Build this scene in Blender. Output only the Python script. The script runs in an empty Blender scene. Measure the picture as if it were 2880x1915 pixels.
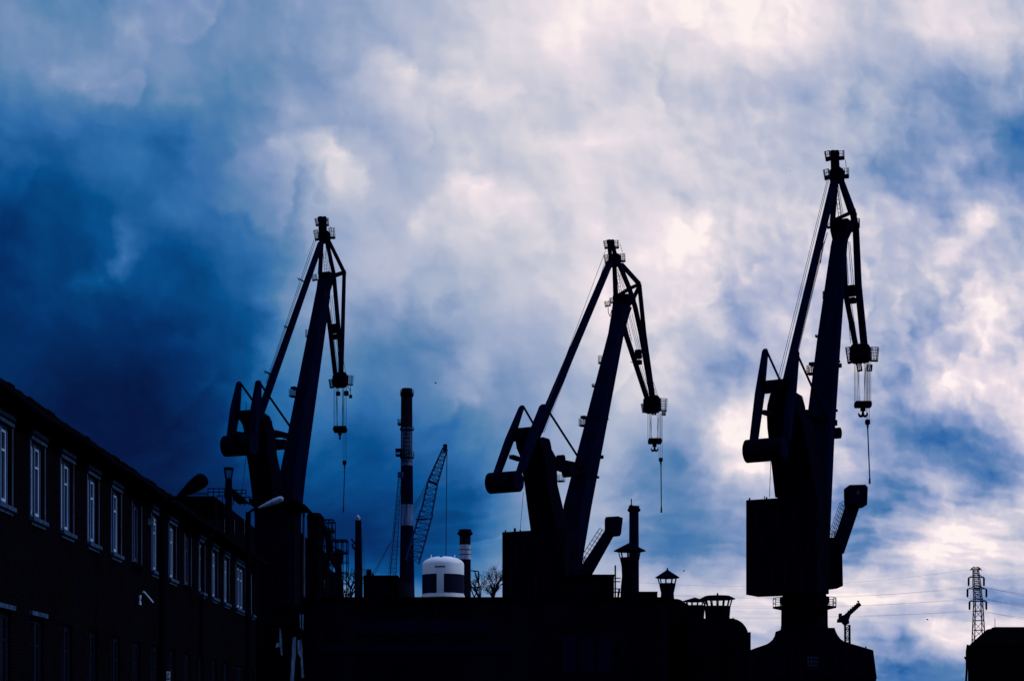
import bpy, math, random
from mathutils import Vector, Matrix
random.seed(7)
R = math.radians
scene = bpy.context.scene
C = scene.collection

# ------------------------------------------------------------------ camera
F = 5050.0          # focal length measured in photograph pixels (2880 wide)
EYE = 1.7
cd = bpy.data.cameras.new("camera"); cam = bpy.data.objects.new("camera", cd); C.objects.link(cam)
cam.location = (0, 0, EYE); cam.rotation_euler = (R(90), 0, 0)
cd.sensor_width = 36.0; cd.lens = 36.0 * F / 2880.0
cd.shift_y = (2053 - 957.5) / 2880.0
cd.clip_start = 0.1; cd.clip_end = 6000
scene.camera = cam
scene.render.resolution_x = 1024; scene.render.resolution_y = 680
scene.view_settings.view_transform = 'Standard'
scene.view_settings.look = 'None'
scene.view_settings.exposure = 0.0
scene.view_settings.gamma = 1.0

def lin(c):
    o = []
    for v in c:
        v = v / 255.0
        o.append(v / 12.92 if v <= 0.04045 else ((v + 0.055) / 1.055) ** 2.4)
    return (o[0], o[1], o[2], 1.0)

# ------------------------------------------------------------------ sky
SUN_AZ, SUN_EL = 86.0, 36.0      # azimuth to the right of the view, elevation
# how bright the cloud deck is, by direction: one row per 120 units of height, 25 stops across
GRID = [
 [50,45,45,48,48,50,49,53,56,62,68,78,87,93,95,96,97,99,99,93,83,75,86,80,76],
 [46,46,45,50,50,47,48,50,57,64,70,78,85,89,88,86,86,93,93,88,76,72,82,78,76],
 [38,45,48,47,45,42,45,50,58,72,76,82,84,85,83,78,75,74,68,64,62,58,52,56,58],
 [28,28,30,33,32,38,48,60,56,60,72,73,78,80,84,84,85,80,76,72,68,58,55,52,38],
 [21,20,22,30,29,33,48,56,66,60,70,76,76,80,84,82,82,82,76,73,66,50,56,54,48],
 [12,14,18,20,28,32,38,50,60,66,76,80,82,82,84,84,84,84,82,80,72,66,60,74,58],
 [10,13,14,22,16,24,30,46,62,70,68,73,76,78,84,86,90,79,75,78,80,65,76,68,72],
 [9,12,14,12,15,17,26,48,60,55,60,65,72,80,88,84,82,66,64,72,74,72,66,88,86],
 [8,9,8,8,9,13,22,42,47,42,47,57,62,66,84,82,74,64,70,72,74,63,66,82,72],
 [7,5,2,3,6,12,24,34,38,36,42,54,56,60,67,88,70,56,62,70,76,58,82,90,92],
 [5,2,0,0,2,10,22,28,25,27,31,36,46,58,66,68,60,90,99,96,62,49,40,54,85],
 [3,0,0,1,2,6,14,20,20,20,23,26,44,58,60,50,48,70,78,78,68,50,56,42,60],
 [2,0,0,0,1,4,8,10,10,13,16,20,42,58,60,47,42,50,62,56,50,46,70,68,75],
 [2,0,0,0,1,4,8,10,11,12,16,24,45,60,62,45,40,52,60,60,56,70,94,93,84],
 [6,4,4,4,6,10,20,34,52,42,40,50,58,68,75,82,82,84,84,92,95,88,82,66,66],
 [8,6,6,6,8,14,24,40,55,50,48,56,62,66,68,70,70,70,68,70,76,58,78,86,84],
 [10,8,8,8,10,14,22,34,44,44,44,48,52,54,56,58,58,58,58,58,55,42,40,45,50],
]
# cloud lumps: centre, radii, tilt, strength, softness
LUMPS = [
 (1108,186,52,30,20,9,.5),(1000,470,90,70,0,10,.35),(905,420,45,40,0,10,.4),(1010,500,95,95,10,6,.15),
 (1390,560,140,60,8,7,.2),(1590,95,50,80,35,9,.5),(1560,300,140,75,0,-5,.25),(1700,380,200,45,-5,5,.3),
 (1960,690,80,75,0,6,.15),(1975,590,90,40,10,-6,.3),(1930,640,60,60,0,7,.3),(2010,890,60,55,0,12,.35),
 (2100,120,180,60,20,5,.6),(2860,195,35,55,0,-26,.4),(2785,240,26,24,0,-16,.5),(2740,280,60,50,0,-8,.6),
 (2870,420,60,90,0,-18,.4),(2700,450,110,28,-35,14,.5),(2740,500,50,40,20,-16,.5),(2650,400,120,40,0,-6,.6),
 (2680,680,42,26,-20,26,.5),(2760,610,55,34,-25,26,.5),(2660,640,70,46,0,-14,.4),(2780,900,90,70,20,10,.4),
 (2700,1110,110,60,-15,10,.4),(2640,930,60,80,0,-12,.5),(2560,1000,60,80,0,-8,.5),(2820,1000,40,60,20,-16,.5),
 (2080,1190,60,70,0,34,.5),(2270,1080,70,80,0,26,.6),(2110,1315,80,22,-12,30,.5),(2050,1040,50,40,0,-10,.5),
 (2630,1290,80,60,-20,-10,.5),(2740,1260,150,60,10,-16,.5),(2640,1190,160,34,-22,-10,.5),(2610,1415,45,26,0,-34,.5),(2625,1365,50,40,0,18,.5),
 (2780,1345,45,38,0,-22,.5),(2480,1530,150,36,-14,-34,.45),(2420,1440,100,60,-14,-14,.5),(2660,1480,240,46,-6,16,.5),
 (2700,1505,80,16,-4,-16,.4),(2860,1500,60,26,10,-16,.4),(2600,1596,260,15,-3,-22,.35),(2590,1575,180,10,-6,8,.5),
 (2820,1660,110,40,6,-30,.4),(2608,1680,28,30,0,-30,.25),(2640,1725,95,24,10,-26,.35),(2690,1750,50,24,20,-18,.4),
 (2540,1790,26,40,-20,-38,.3),(2430,1795,50,32,10,-26,.4),(2620,1770,70,50,10,12,.5),(2740,1800,80,60,0,8,.5),
 (2560,1890,110,30,0,-26,.6),(2700,1890,90,40,-20,-14,.6),(2240,1600,260,10,0,4,.5),
 (1940,1545,60,46,0,-8,.6),(1990,1470,120,70,0,-5,.6),(1860,1300,90,60,0,-10,.6),(2010,1640,70,22,-18,-18,.5),
 (340,735,55,22,-35,12,.6),(260,790,70,26,-8,9,.6),(350,650,24,60,0,9,.6),(560,370,80,60,0,-8,.7),(470,420,60,90,0,-6,.7),
 (190,200,50,26,-20,8,.6),(360,110,24,60,30,8,.6),(770,190,30,30,0,-8,.5),(240,270,90,26,30,8,.5),
 (330,1130,170,110,25,-6,.8),(760,900,60,40,0,-10,.8),(1045,850,45,30,0,-9,.7),(1020,1230,60,60,0,-8,.8),
 (1340,1030,45,40,0,8,.5),(1450,1080,60,60,0,-8,.5),(1450,860,60,60,0,4,.5),(1190,1000,90,50,0,-6,.7),
 (1290,780,110,40,30,-5,.6),(1240,650,120,60,20,5,.5),(1750,760,110,90,0,5,.6),(1720,900,60,100,10,6,.6),(1880,880,60,30,-20,12,.5),
]
from mathutils import noise as mnoise
def cloud_table(nc, nr):
    def cat(p0, p1, p2, p3, t):
        return p1 + .5*t*(p2-p0 + t*(2*p0-5*p1+4*p2-p3 + t*(3*(p1-p2)+p3-p0)))
    def G(r, c): return GRID[max(0, min(len(GRID)-1, r))][max(0, min(24, c))]
    def base(x, y):
        fx, fy = x/120.0, y/120.0; c, r = int(math.floor(fx)), int(math.floor(fy)); tx, ty = fx-c, fy-r
        return cat(*[cat(G(r+k,c-1), G(r+k,c), G(r+k,c+1), G(r+k,c+2), tx) for k in (-1,0,1,2)], ty)
    out = []
    for iy in range(nr):
        row = []
        for ix in range(nc):
            x, y = ix*2880.0/(nc-1), iy*1920.0/(nr-1)
            wx = mnoise.fractal(Vector((x/170, y/170, 3.1)), 1.0, 2.0, 4)*26; wy = mnoise.fractal(Vector((x/170, y/170, 9.7)), 1.0, 2.0, 4)*26
            v = base(x+wx, y+wy)
            for cx, cy, rx, ry, rot, amp, soft in LUMPS:
                dx, dy = x+wx-cx, y+wy-cy; ca, sa = math.cos(R(rot)), math.sin(R(rot))
                u_, v_ = (dx*ca+dy*sa)/rx, (-dx*sa+dy*ca)/ry; d_ = math.hypot(u_, v_)
                t = min(1, max(0, (1+soft-d_)/(2*soft))); v += amp*t*t*(3-2*t)*(LUMP_GAIN if amp > 0 else LUMP_GAIN*.75)
            for pts, side_, amp, fall in RIMS:       # lit cumulus rims: crisp outside, soft behind
                best = None
                for k in range(len(pts)-1):
                    ax_, ay_ = pts[k]; bx_, by_ = pts[k+1]; px_, py_ = x+wx*.5, y+wy*.5
                    L2 = (bx_-ax_)**2+(by_-ay_)**2; t = max(0, min(1, ((px_-ax_)*(bx_-ax_)+(py_-ay_)*(by_-ay_))/L2))
                    qx, qy = ax_+(bx_-ax_)*t, ay_+(by_-ay_)*t; d_ = math.hypot(px_-qx, py_-qy)
                    sg = 1 if ((bx_-ax_)*(py_-ay_)-(by_-ay_)*(px_-ax_)) > 0 else -1
                    tt = (k+t)/(len(pts)-1)
                    if best is None or d_ < best[0]: best = (d_, sg, tt)
                d_, sg, tt = best; e_ = math.sin(math.pi*min(1, max(0, .06+tt*.88)))**.5
                if sg == side_: v += 1.25*amp*e_*math.exp(-d_/fall)
                else: v += e_*amp*(-.45)*math.exp(-d_/(fall*.4))
            row.append(min(1.0, max(0.0, v/100.0)))
        out.append(row)
    return out
LUMP_GAIN = 0.7
RIMS = [
 ([(760,400),(860,362),(925,385),(955,435),(1005,455),(1045,500),(1050,570)],1,11,90),
 ([(1000,210),(1040,160),(1100,130),(1140,165),(1160,195),(1240,205),(1340,240)],1,10,80),
 ([(1190,590),(1230,540),(1300,510),(1400,520),(1460,545),(1500,600)],1,8,100),
 ([(1455,300),(1500,370),(1590,355),(1650,385),(1700,395),(1800,380)],1,7,70),
 ([(1840,560),(1985,570),(2010,620),(1990,680),(1930,740)],1,9,60),
 ([(1930,700),(1960,740),(2030,770),(2045,830),(2020,900)],1,8,60),
 ([(2480,60),(2500,80),(2560,90),(2700,75),(2880,110)],-1,6,60),
 ([(2380,570),(2480,560),(2530,570),(2590,610),(2650,640)],1,9,60),
 ([(2640,620),(2700,640),(2770,580),(2820,560),(2880,570)],1,9,50),
 ([(2610,760),(2680,800),(2760,780),(2830,850),(2850,950)],1,9,70),
 ([(2580,1080),(2640,1050),(2700,1100),(2760,1060),(2840,1000)],1,10,70),
 ([(2410,1500),(2540,1430),(2660,1420),(2880,1400)],1,9,60),
 ([(2400,1620),(2460,1600),(2700,1580),(2880,1620)],-1,6,50),
 ([(150,200),(190,240),(240,280),(330,270)],-1,5,60),
 ([(330,70),(350,110),(390,160)],-1,5,40),
 ([(2590,1800),(2640,1730),(2700,1740),(2790,1760)],1,9,50),
 ([(1560,650),(1700,620),(1760,680),(1840,720)],1,5,80),
]
RG = (0.30, 0.36, 0.50, 0.18)
LG = (0.04, 0.08, 0.06, 0.02)
def build_sky():
    w = bpy.data.worlds.new("World"); w.cycles.sampling_method = 'MANUAL'; w.cycles.sample_map_resolution = 256; scene.world = w; w.use_nodes = True
    nt = w.node_tree; N = nt.nodes; L = nt.links; N.clear()
    def nd(t, **k):
        n = N.new(t)
        for a, b in k.items(): setattr(n, a, b)
        return n
    def setin(n, i, v):
        if v is None: return
        if hasattr(v, 'links') or isinstance(v, bpy.types.NodeSocket): L.new(v, n.inputs[i])
        else: n.inputs[i].default_value = v
    def mth(op, a, b=None, c=None, clamp=False):
        n = nd('ShaderNodeMath', operation=op); n.use_clamp = clamp
        setin(n, 0, a); setin(n, 1, b); setin(n, 2, c); return n.outputs[0]
    def vm(op, a, b=None, scale=None):
        n = nd('ShaderNodeVectorMath', operation=op)
        setin(n, 0, a); setin(n, 1, b)
        if scale is not None: setin(n, 3, scale)
        return n
    def mr(v, a, b, c, d, smooth=False):
        n = nd('ShaderNodeMapRange'); n.interpolation_type = 'SMOOTHSTEP' if smooth else 'LINEAR'
        n.clamp = True; setin(n, 0, v)
        for i, x in zip((1, 2, 3, 4), (a, b, c, d)): setin(n, i, x)
        return n.outputs[0]
    def noise(vec, scale, detail, rough, dist=0.0, lac=2.0):
        n = nd('ShaderNodeTexNoise'); L.new(vec, n.inputs['Vector'])
        n.inputs['Scale'].default_value = scale; n.inputs['Detail'].default_value = detail
        n.inputs['Roughness'].default_value = rough; n.inputs['Distortion'].default_value = dist
        n.inputs['Lacunarity'].default_value = lac
        return n
    tc = nd('ShaderNodeTexCoord')
    d = vm('NORMALIZE', tc.outputs['Generated']).outputs[0]
    sx = nd('ShaderNodeSeparateXYZ'); L.new(d, sx.inputs[0])
    y = mth('MAXIMUM', sx.outputs[1], 0.45)
    u = mth('MULTIPLY_ADD', mth('DIVIDE', sx.outputs[0], y), F, 1440.0)
    v = mth('MULTIPLY_ADD', mth('DIVIDE', sx.outputs[2], y), -F, 2053.0)
    cb = nd('ShaderNodeCombineXYZ'); L.new(u, cb.inputs[0]); L.new(v, cb.inputs[1])
    P = vm('SCALE', cb.outputs[0], scale=0.001).outputs[0]       # ~1 unit = 11 degrees of sky
    big = noise(P, 5.0, 4.0, 0.5)
    fine = noise(P, 20.0, 4.0, 0.55)
    def c2v(c):
        n = nd('ShaderNodeSeparateColor'); L.new(c, n.inputs[0]); q = nd('ShaderNodeCombineXYZ')
        for i in range(3): L.new(n.outputs[i], q.inputs[i])
        return q.outputs[0]
    w1 = vm('SCALE', vm('SUBTRACT', c2v(big.outputs['Color']), (.5, .5, .5)).outputs[0], scale=0.06).outputs[0]
    w2 = vm('SCALE', vm('SUBTRACT', c2v(fine.outputs['Color']), (.5, .5, .5)).outputs[0], scale=0.045).outputs[0]
    Q = vm('ADD', vm('ADD', P, w1).outputs[0], w2).outputs[0]
    Q = vm('MULTIPLY', Q, (1, 1, 0)).outputs[0]
    sq = nd('ShaderNodeSeparateXYZ'); L.new(Q, sq.inputs[0])
    un = mth('DIVIDE', sq.outputs[0], 2.88); vn = sq.outputs[1]
    def sepc(c):
        n = nd('ShaderNodeSeparateColor'); L.new(c, n.inputs[0]); return n.outputs
    NC, NR = 91, 49                        # table of cloud brightness: a value every 32 x 40 units
    tab = cloud_table(NC, NR)
    acc = None
    def ramp3(rows, c0, c1, src):
        # each ramp is filled inside its own small node group: much quicker than inside the big tree
        gt_ = bpy.data.node_groups.new('cloud_row', 'ShaderNodeTree')
        gt_.interface.new_socket('f', in_out='INPUT', socket_type='NodeSocketFloat')
        gt_.interface.new_socket('c', in_out='OUTPUT', socket_type='NodeSocketColor')
        gi = gt_.nodes.new('NodeGroupInput'); go = gt_.nodes.new('NodeGroupOutput')
        rp = gt_.nodes.new('ShaderNodeValToRGB'); cr = rp.color_ramp; cr.interpolation = 'LINEAR'
        nn = c1 - c0 + 1
        while len(cr.elements) < nn: cr.elements.new(0.5)
        for k in range(nn): cr.elements[k].position = k / (nn - 1.0)
        for k in range(nn):
            cr.elements[k].position = k / (nn - 1.0)
            cr.elements[k].color = tuple(rows[q][c0 + k] for q in range(3)) + (1,)
        gt_.links.new(gi.outputs[0], rp.inputs[0]); gt_.links.new(rp.outputs[0], go.inputs[0])
        n = nd('ShaderNodeGroup'); n.node_tree = gt_; L.new(src, n.inputs[0])
        return n.outputs[0]
    for i in range(0, NR, 3):
        tick = mth('MULTIPLY', acc, 1e-6) if acc is not None else 0.0   # keeps the shader's working set small
        rows = [tab[min(i + q, NR - 1)] for q in range(3)]
        segs = []
        for g in range(3):
            src = mth('ADD', mth('MULTIPLY_ADD', un, 3.0, -float(g)), tick)
            segs.append(ramp3(rows, g * 30, g * 30 + 30, src))
        cur = segs[0]
        for g in (1, 2):
            m = nd('ShaderNodeMix'); m.data_type = 'RGBA'
            L.new(mth('GREATER_THAN', mth('ADD', un, tick), g / 3.0), m.inputs[0]); L.new(cur, m.inputs[6]); L.new(segs[g], m.inputs[7]); cur = m.outputs[2]
        so_ = sepc(cur)
        for q in range(3):
            if i + q >= NR: break
            rb = so_[q]
            if acc is None: acc = rb
            else:
                t = mr(vn, 0.04 * (i + q - 1), 0.04 * (i + q), 0.0, 1.0)
                m = nd('ShaderNodeMix'); m.data_type = 'FLOAT'
                L.new(t, m.inputs[0]); L.new(acc, m.inputs[2]); L.new(rb, m.inputs[3]); acc = m.outputs[0]
    # ragged brightness of the cloud deck itself, stronger and finer towards the broken right side
    side = mth('MULTIPLY', mr(u, 1500, 2500, 0.0, 1.0, True), mr(v, 150, 1000, 0.25, 1.0, True))
    rel = mr(acc, 0.0, 0.5, 0.22, 1.0)             # dark thick cloud shows less relief
    n2 = mth('SUBTRACT', noise(P, 22.0, 4.0, 0.6).outputs[0], 0.5)
    acc = mth('ADD', acc, mth('MULTIPLY', mth('MULTIPLY', n2, mth('MULTIPLY_ADD', side, 0.14, 0.02)), rel))
    # relief: billows lit from the upper right, where the sun stands behind the deck
    def relief(vec, scale, detail, rough, eps, kind):
        h = []
        for dx, dy in ((0, 0), (eps * .75, -eps * .66)):
            v_ = vm('ADD', vec, (dx, dy, 0)).outputs[0]
            n = noise(v_, scale, detail, rough); n.noise_type = kind; n.normalize = True
            h.append(n.outputs[0])
        return mth('SUBTRACT', h[0], h[1])
    Pw = vm('ADD', P, w1).outputs[0]
    Pf = vm('ADD', Pw, w2).outputs[0]
    # towards the horizon the deck is seen edge-on: its detail flattens into bands
    flatn = mr(v, 1150, 1750, 0.0, 1.0, True)
    sp_ = nd('ShaderNodeSeparateXYZ'); L.new(Pw, sp_.inputs[0])
    xf = mth('ADD', mth('MULTIPLY', mth('SUBTRACT', sp_.outputs[0], 2.4), mth('MULTIPLY_ADD', flatn, -0.55, 1.0)), 2.4)
    yf = mth('MULTIPLY_ADD', mth('MULTIPLY', flatn, mth('SUBTRACT', sp_.outputs[1], 1.15)), 0.7, sp_.outputs[1])
    cf = nd('ShaderNodeCombineXYZ'); L.new(xf, cf.inputs[0]); L.new(yf, cf.inputs[1]); L.new(sp_.outputs[2], cf.inputs[2])
    Pw = cf.outputs[0]; Pf = vm('ADD', Pw, w2).outputs[0]
    e1 = relief(Pw, 4.5, 1.2, 0.45, 0.030, 'FBM')
    e2 = relief(Pf, 11.0, 1.5, 0.5, 0.013, 'FBM')
    g1 = mth('MULTIPLY', mth('MULTIPLY', e1, mth('MULTIPLY_ADD', side, RG[0], RG[1])), rel)
    g2 = mth('MULTIPLY', mth('MULTIPLY', e2, mth('MULTIPLY_ADD', side, RG[2], RG[3])), rel)
    # overlapping lobes: each has a crisp lit rim and falls off softly behind it
    def lobes(vec, scale, k, off, rim, mscale, lo, hi):
        h = noise(vec, scale, 2.0, 0.42).outputs[0]
        f_ = mth('FRACT', mth('MULTIPLY_ADD', h, k, off))
        sw = mth('MINIMUM', mth('DIVIDE', f_, rim), mth('DIVIDE', mth('SUBTRACT', 1.0, f_), 1.0 - rim))
        mk = mr(noise(P, mscale, 1.0, 0.5).outputs[0], lo, hi, 0.0, 1.0, True)
        return mth('MULTIPLY', mth('SUBTRACT', sw, 0.45), mk)
    l1 = mth('MULTIPLY', mth('MULTIPLY', lobes(Pf, 3.0, 5.0, 0.3, 0.2, 2.7, 0.42, 0.65), mth('MULTIPLY_ADD', side, LG[0], LG[1])), rel)
    l2 = mth('MULTIPLY', mth('MULTIPLY', lobes(Pf, 7.0, 4.0, 0.1, 0.28, 4.3, 0.42, 0.65), mth('MULTIPLY_ADD', side, LG[2], LG[3])), rel)
    acc = mth('ADD', acc, mth('ADD', l1, l2))
    acc = mth('ADD', acc, mth('ADD', g1, g2))
    acc = mth('SUBTRACT', acc, mth('MULTIPLY', mr(acc, 0.6, 0.8, 0.0, 0.035, True), mr(acc, 0.9, 1.0, 1.0, 0.0, True)))
    acc = mth('ADD', acc, 0.0, clamp=True)
    def ramp(cols):
        rp = nd('ShaderNodeValToRGB'); cr = rp.color_ramp; L.new(acc, rp.inputs[0])
        while len(cr.elements) < len(cols): cr.elements.new(0.5)
        for k in range(len(cols)): cr.elements[k].position = k / (len(cols) - 1.0)
        for k, c in enumerate(cols):
            cr.elements[k].position = k / (len(cols) - 1.0); cr.elements[k].color = lin(c)
        return rp.outputs[0]
    ra = ramp([(0,20,64),(0,46,100),(2,80,140),(42,108,168),(77,128,173),(116,146,185),(150,168,198),(181,189,208),(212,210,219),(236,225,231),(253,241,238)])
    rb = ramp([(2,18,66),(0,44,106),(8,74,144),(56,106,172),(90,127,181),(126,147,196),(157,168,206),(187,188,214),(218,211,224),(238,223,232),(255,242,242)])
    hue = mth('ADD', mth('MULTIPLY', mr(noise(P, 3.1, 3.0, 0.5).outputs[0], 0.3, 0.7, 0.0, 1.0), 0.5), mth('MULTIPLY', side, 0.5))
    mx = nd('ShaderNodeMix'); mx.data_type = 'RGBA'
    L.new(hue, mx.inputs[0]); L.new(ra, mx.inputs[6]); L.new(rb, mx.inputs[7])
    # overhead and behind: unseen sky, toned to light the scene, paler towards the zenith
    front = mr(sx.outputs[1], 0.35, 0.85, 0.0, 1.0, True)
    back = nd('ShaderNodeRGB'); back.outputs[0].default_value = (0.05, 0.10, 0.24, 1)
    top = mr(sx.outputs[2], 0.1, 1.0, 1.0, 2.4, True)
    zen = vm('SCALE', (0.30, 0.33, 0.46), scale=mr(sx.outputs[2], 0.35, 0.95, 0.0, 1.0, True)).outputs[0]
    bk = vm('ADD', vm('SCALE', back.outputs[0], scale=top).outputs[0], zen).outputs[0]
    m2 = nd('ShaderNodeMix'); m2.data_type = 'RGBA'
    L.new(front, m2.inputs[0]); L.new(bk, m2.inputs[6]); L.new(mx.outputs[2], m2.inputs[7])
    # a little real sky light through the deck
    sky = nd('ShaderNodeTexSky'); sky.sky_type = 'NISHITA'; sky.sun_disc = False
    sky.sun_elevation = R(SUN_EL); sky.sun_rotation = R(SUN_AZ)
    ns = vm('SCALE', sky.outputs[0], scale=0.0006).outputs[0]
    tot = vm('ADD', m2.outputs[2], ns).outputs[0]
    bg = nd('ShaderNodeBackground'); L.new(tot, bg.inputs[0]); bg.inputs[1].default_value = 1.0
    out = nd('ShaderNodeOutputWorld'); L.new(bg.outputs[0], out.inputs[0])
build_sky()

sd = bpy.data.lights.new("sun", 'SUN'); sd.energy = 1.2; sd.angle = R(14); sd.color = (0.72, 0.84, 1.0)
so = bpy.data.objects.new("sun", sd); C.objects.link(so)
dv = Vector((math.sin(R(SUN_AZ)) * math.cos(R(SUN_EL)), math.cos(R(SUN_AZ)) * math.cos(R(SUN_EL)), math.sin(R(SUN_EL))))
so.rotation_euler = dv.to_track_quat('Z', 'Y').to_euler()

# ------------------------------------------------------------------ materials
def mat(name, c1, c2=None, rough=0.7, scale=3.0, metal=0.0, spec=0.3, kind='noise', bump=0.0):
    m = bpy.data.materials.new(name); m.use_nodes = True
    nt = m.node_tree; N = nt.nodes; L = nt.links
    b = N['Principled BSDF']; b.inputs['Roughness'].default_value = rough; b.inputs['Metallic'].default_value = metal
    b.inputs['Specular IOR Level'].default_value = spec
    c2 = c2 or tuple(x * 0.6 for x in c1)
    tc = N.new('ShaderNodeTexCoord')
    if kind == 'brick':
        # the wall runs along y: put bricks in (y, z)
        sp = N.new('ShaderNodeSeparateXYZ'); L.new(tc.outputs['Object'], sp.inputs[0])
        cb = N.new('ShaderNodeCombineXYZ')
        ad = N.new('ShaderNodeMath'); L.new(sp.outputs[0], ad.inputs[0]); L.new(sp.outputs[1], ad.inputs[1])
        L.new(ad.outputs[0], cb.inputs[0]); L.new(sp.outputs[2], cb.inputs[1])
        t = N.new('ShaderNodeTexBrick'); L.new(cb.outputs[0], t.inputs[0])
        t.inputs['Color1'].default_value = (*c1, 1); t.inputs['Color2'].default_value = (*c2, 1)
        t.inputs['Mortar'].default_value = tuple(x * 2.2 for x in c1) + (1,)
        t.inputs['Scale'].default_value = 1.0; t.inputs['Brick Width'].default_value = 0.26; t.inputs['Row Height'].default_value = 0.077
        t.inputs['Mortar Size'].default_value = 0.008
        n = N.new('ShaderNodeTexNoise'); n.inputs['Scale'].default_value = 0.8; n.inputs['Detail'].default_value = 6
        L.new(tc.outputs['Object'], n.inputs['Vector'])
        mx = N.new('ShaderNodeMix'); mx.data_type = 'RGBA'; mx.blend_type = 'MULTIPLY'; mx.inputs[0].default_value = 0.8
        L.new(t.outputs[0], mx.inputs[6]); L.new(n.outputs[1], mx.inputs[7]); L.new(mx.outputs[2], b.inputs['Base Color'])
        src = t.outputs[1]
    else:
        n = N.new('ShaderNodeTexNoise'); n.inputs['Scale'].default_value = scale; n.inputs['Detail'].default_value = 8
        n.inputs['Roughness'].default_value = 0.65
        mp = N.new('ShaderNodeMapping'); L.new(tc.outputs['Object'], mp.inputs[0]); L.new(mp.outputs[0], n.inputs['Vector'])
        if kind == 'streak': mp.inputs['Scale'].default_value = (1, 1, 0.15)
        r = N.new('ShaderNodeValToRGB'); r.color_ramp.elements[0].position = 0.35; r.color_ramp.elements[1].position = 0.68
        r.color_ramp.elements[0].color = (*c2, 1); r.color_ramp.elements[1].color = (*c1, 1)
        L.new(n.outputs[0], r.inputs[0]); L.new(r.outputs[0], b.inputs['Base Color'])
        src = n.outputs[0]
    if bump:
        bp = N.new('ShaderNodeBump'); bp.inputs['Strength'].default_value = bump; bp.inputs['Distance'].default_value = 0.02
        L.new(src, bp.inputs['Height']); L.new(bp.outputs[0], b.inputs['Normal'])
    return m
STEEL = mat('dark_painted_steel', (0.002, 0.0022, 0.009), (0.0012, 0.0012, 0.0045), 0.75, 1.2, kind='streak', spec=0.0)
STEEL2 = mat('blue_lit_steel', (0.0022, 0.0036, 0.020), (0.0011, 0.0018, 0.010), 0.7, 1.2, kind='streak', spec=0.0)  # dark steel with the blue light of the cranes' right faces in its colour
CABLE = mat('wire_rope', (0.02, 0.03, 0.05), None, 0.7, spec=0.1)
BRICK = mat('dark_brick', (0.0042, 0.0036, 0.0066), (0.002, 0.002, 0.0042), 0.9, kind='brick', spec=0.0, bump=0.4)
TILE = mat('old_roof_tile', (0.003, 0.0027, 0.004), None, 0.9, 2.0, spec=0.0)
CONC = mat('near_black_render', (0.0025, 0.0026, 0.007), (0.0013, 0.0013, 0.0035), 0.9, 0.8, spec=0.0, bump=0.3)  # base colour set extra dark to keep the silhouettes near black
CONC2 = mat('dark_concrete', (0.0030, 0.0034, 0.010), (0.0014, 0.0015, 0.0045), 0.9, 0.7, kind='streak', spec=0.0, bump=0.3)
FRAME = mat('blue_lit_white_paint', (0.48, 0.64, 0.86), (0.20, 0.32, 0.52), 0.6, 4.0, kind='streak')  # white frame paint with bluish daylight mixed into its colour
FRAMED = mat('dim_dark_blue_paint', (0.05, 0.08, 0.16), (0.015, 0.02, 0.05), 0.8, 5.0, kind='streak', spec=0.05)  # darker frame colour that holds the dimness of unlit windows; also small fittings
STONE = mat('weathered_stone', (0.035, 0.085, 0.16), (0.008, 0.02, 0.055), 0.85, 6.0, bump=0.4, spec=0.05)
GLASS = mat('dark_window_glass', (0.003, 0.004, 0.010), None, 0.3, 1.0, spec=0.05)
WHITE = mat('white_tank_paint', (0.80, 0.80, 0.80), (0.68, 0.69, 0.72), 0.45, 1.5, kind='streak')
WHITE2 = mat('dimmed_blue_white_band', (0.11, 0.19, 0.34), (0.015, 0.028, 0.075), 0.8, 1.6, kind='streak', spec=0.05)  # white chimney bands, weak blue light put into their colour
DARKP = mat('dark_tank_panel', (0.008, 0.008, 0.03), None, 0.7, 1.0, spec=0.02)
REDB = mat('dull_dark_band', (0.012, 0.007, 0.016), None, 0.8, 0.8, spec=0.0, kind='streak')
ALU = mat('weathered_aluminium', (0.30, 0.42, 0.56), (0.07, 0.12, 0.20), 0.55, 7.0, metal=0.0)
BARK = mat('bark', (0.015, 0.018, 0.028), None, 0.9, 3.0, spec=0.0)
GROUND = mat('yard_asphalt', (0.045, 0.045, 0.048), (0.025, 0.025, 0.028), 0.9, 0.6, spec=0.1)
SHEET = mat('torn_pale_sheeting', (0.25, 0.42, 0.62), (0.012, 0.025, 0.06), 0.6, 9.0, kind='streak')
BIRD = mat('dark_feathers', (0.02, 0.02, 0.025), None, 0.9, spec=0.05)

BLUEST = mat('blue_grey_lattice_paint', (0.02, 0.045, 0.14), (0.01, 0.02, 0.07), 0.7, 2.0, spec=0.05)
BANDW = mat('greyed_white_band', (0.50, 0.55, 0.66), (0.16, 0.20, 0.32), 0.7, 1.3, kind='streak', spec=0.1)
OUTER = mat('dimmed_blue_frame_paint', (0.06, 0.13, 0.26), (0.03, 0.06, 0.14), 0.7, 4.0, kind='streak', spec=0.05)  # outer frame dimmed in colour so the casements stand out as bright edges
GFR = mat('dimmed_low_frame_paint', (0.012, 0.016, 0.035), (0.004, 0.006, 0.014), 0.8, 4.0, kind='streak', spec=0.0)  # ground floor frames darkened in colour, as they lie in the dim

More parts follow.
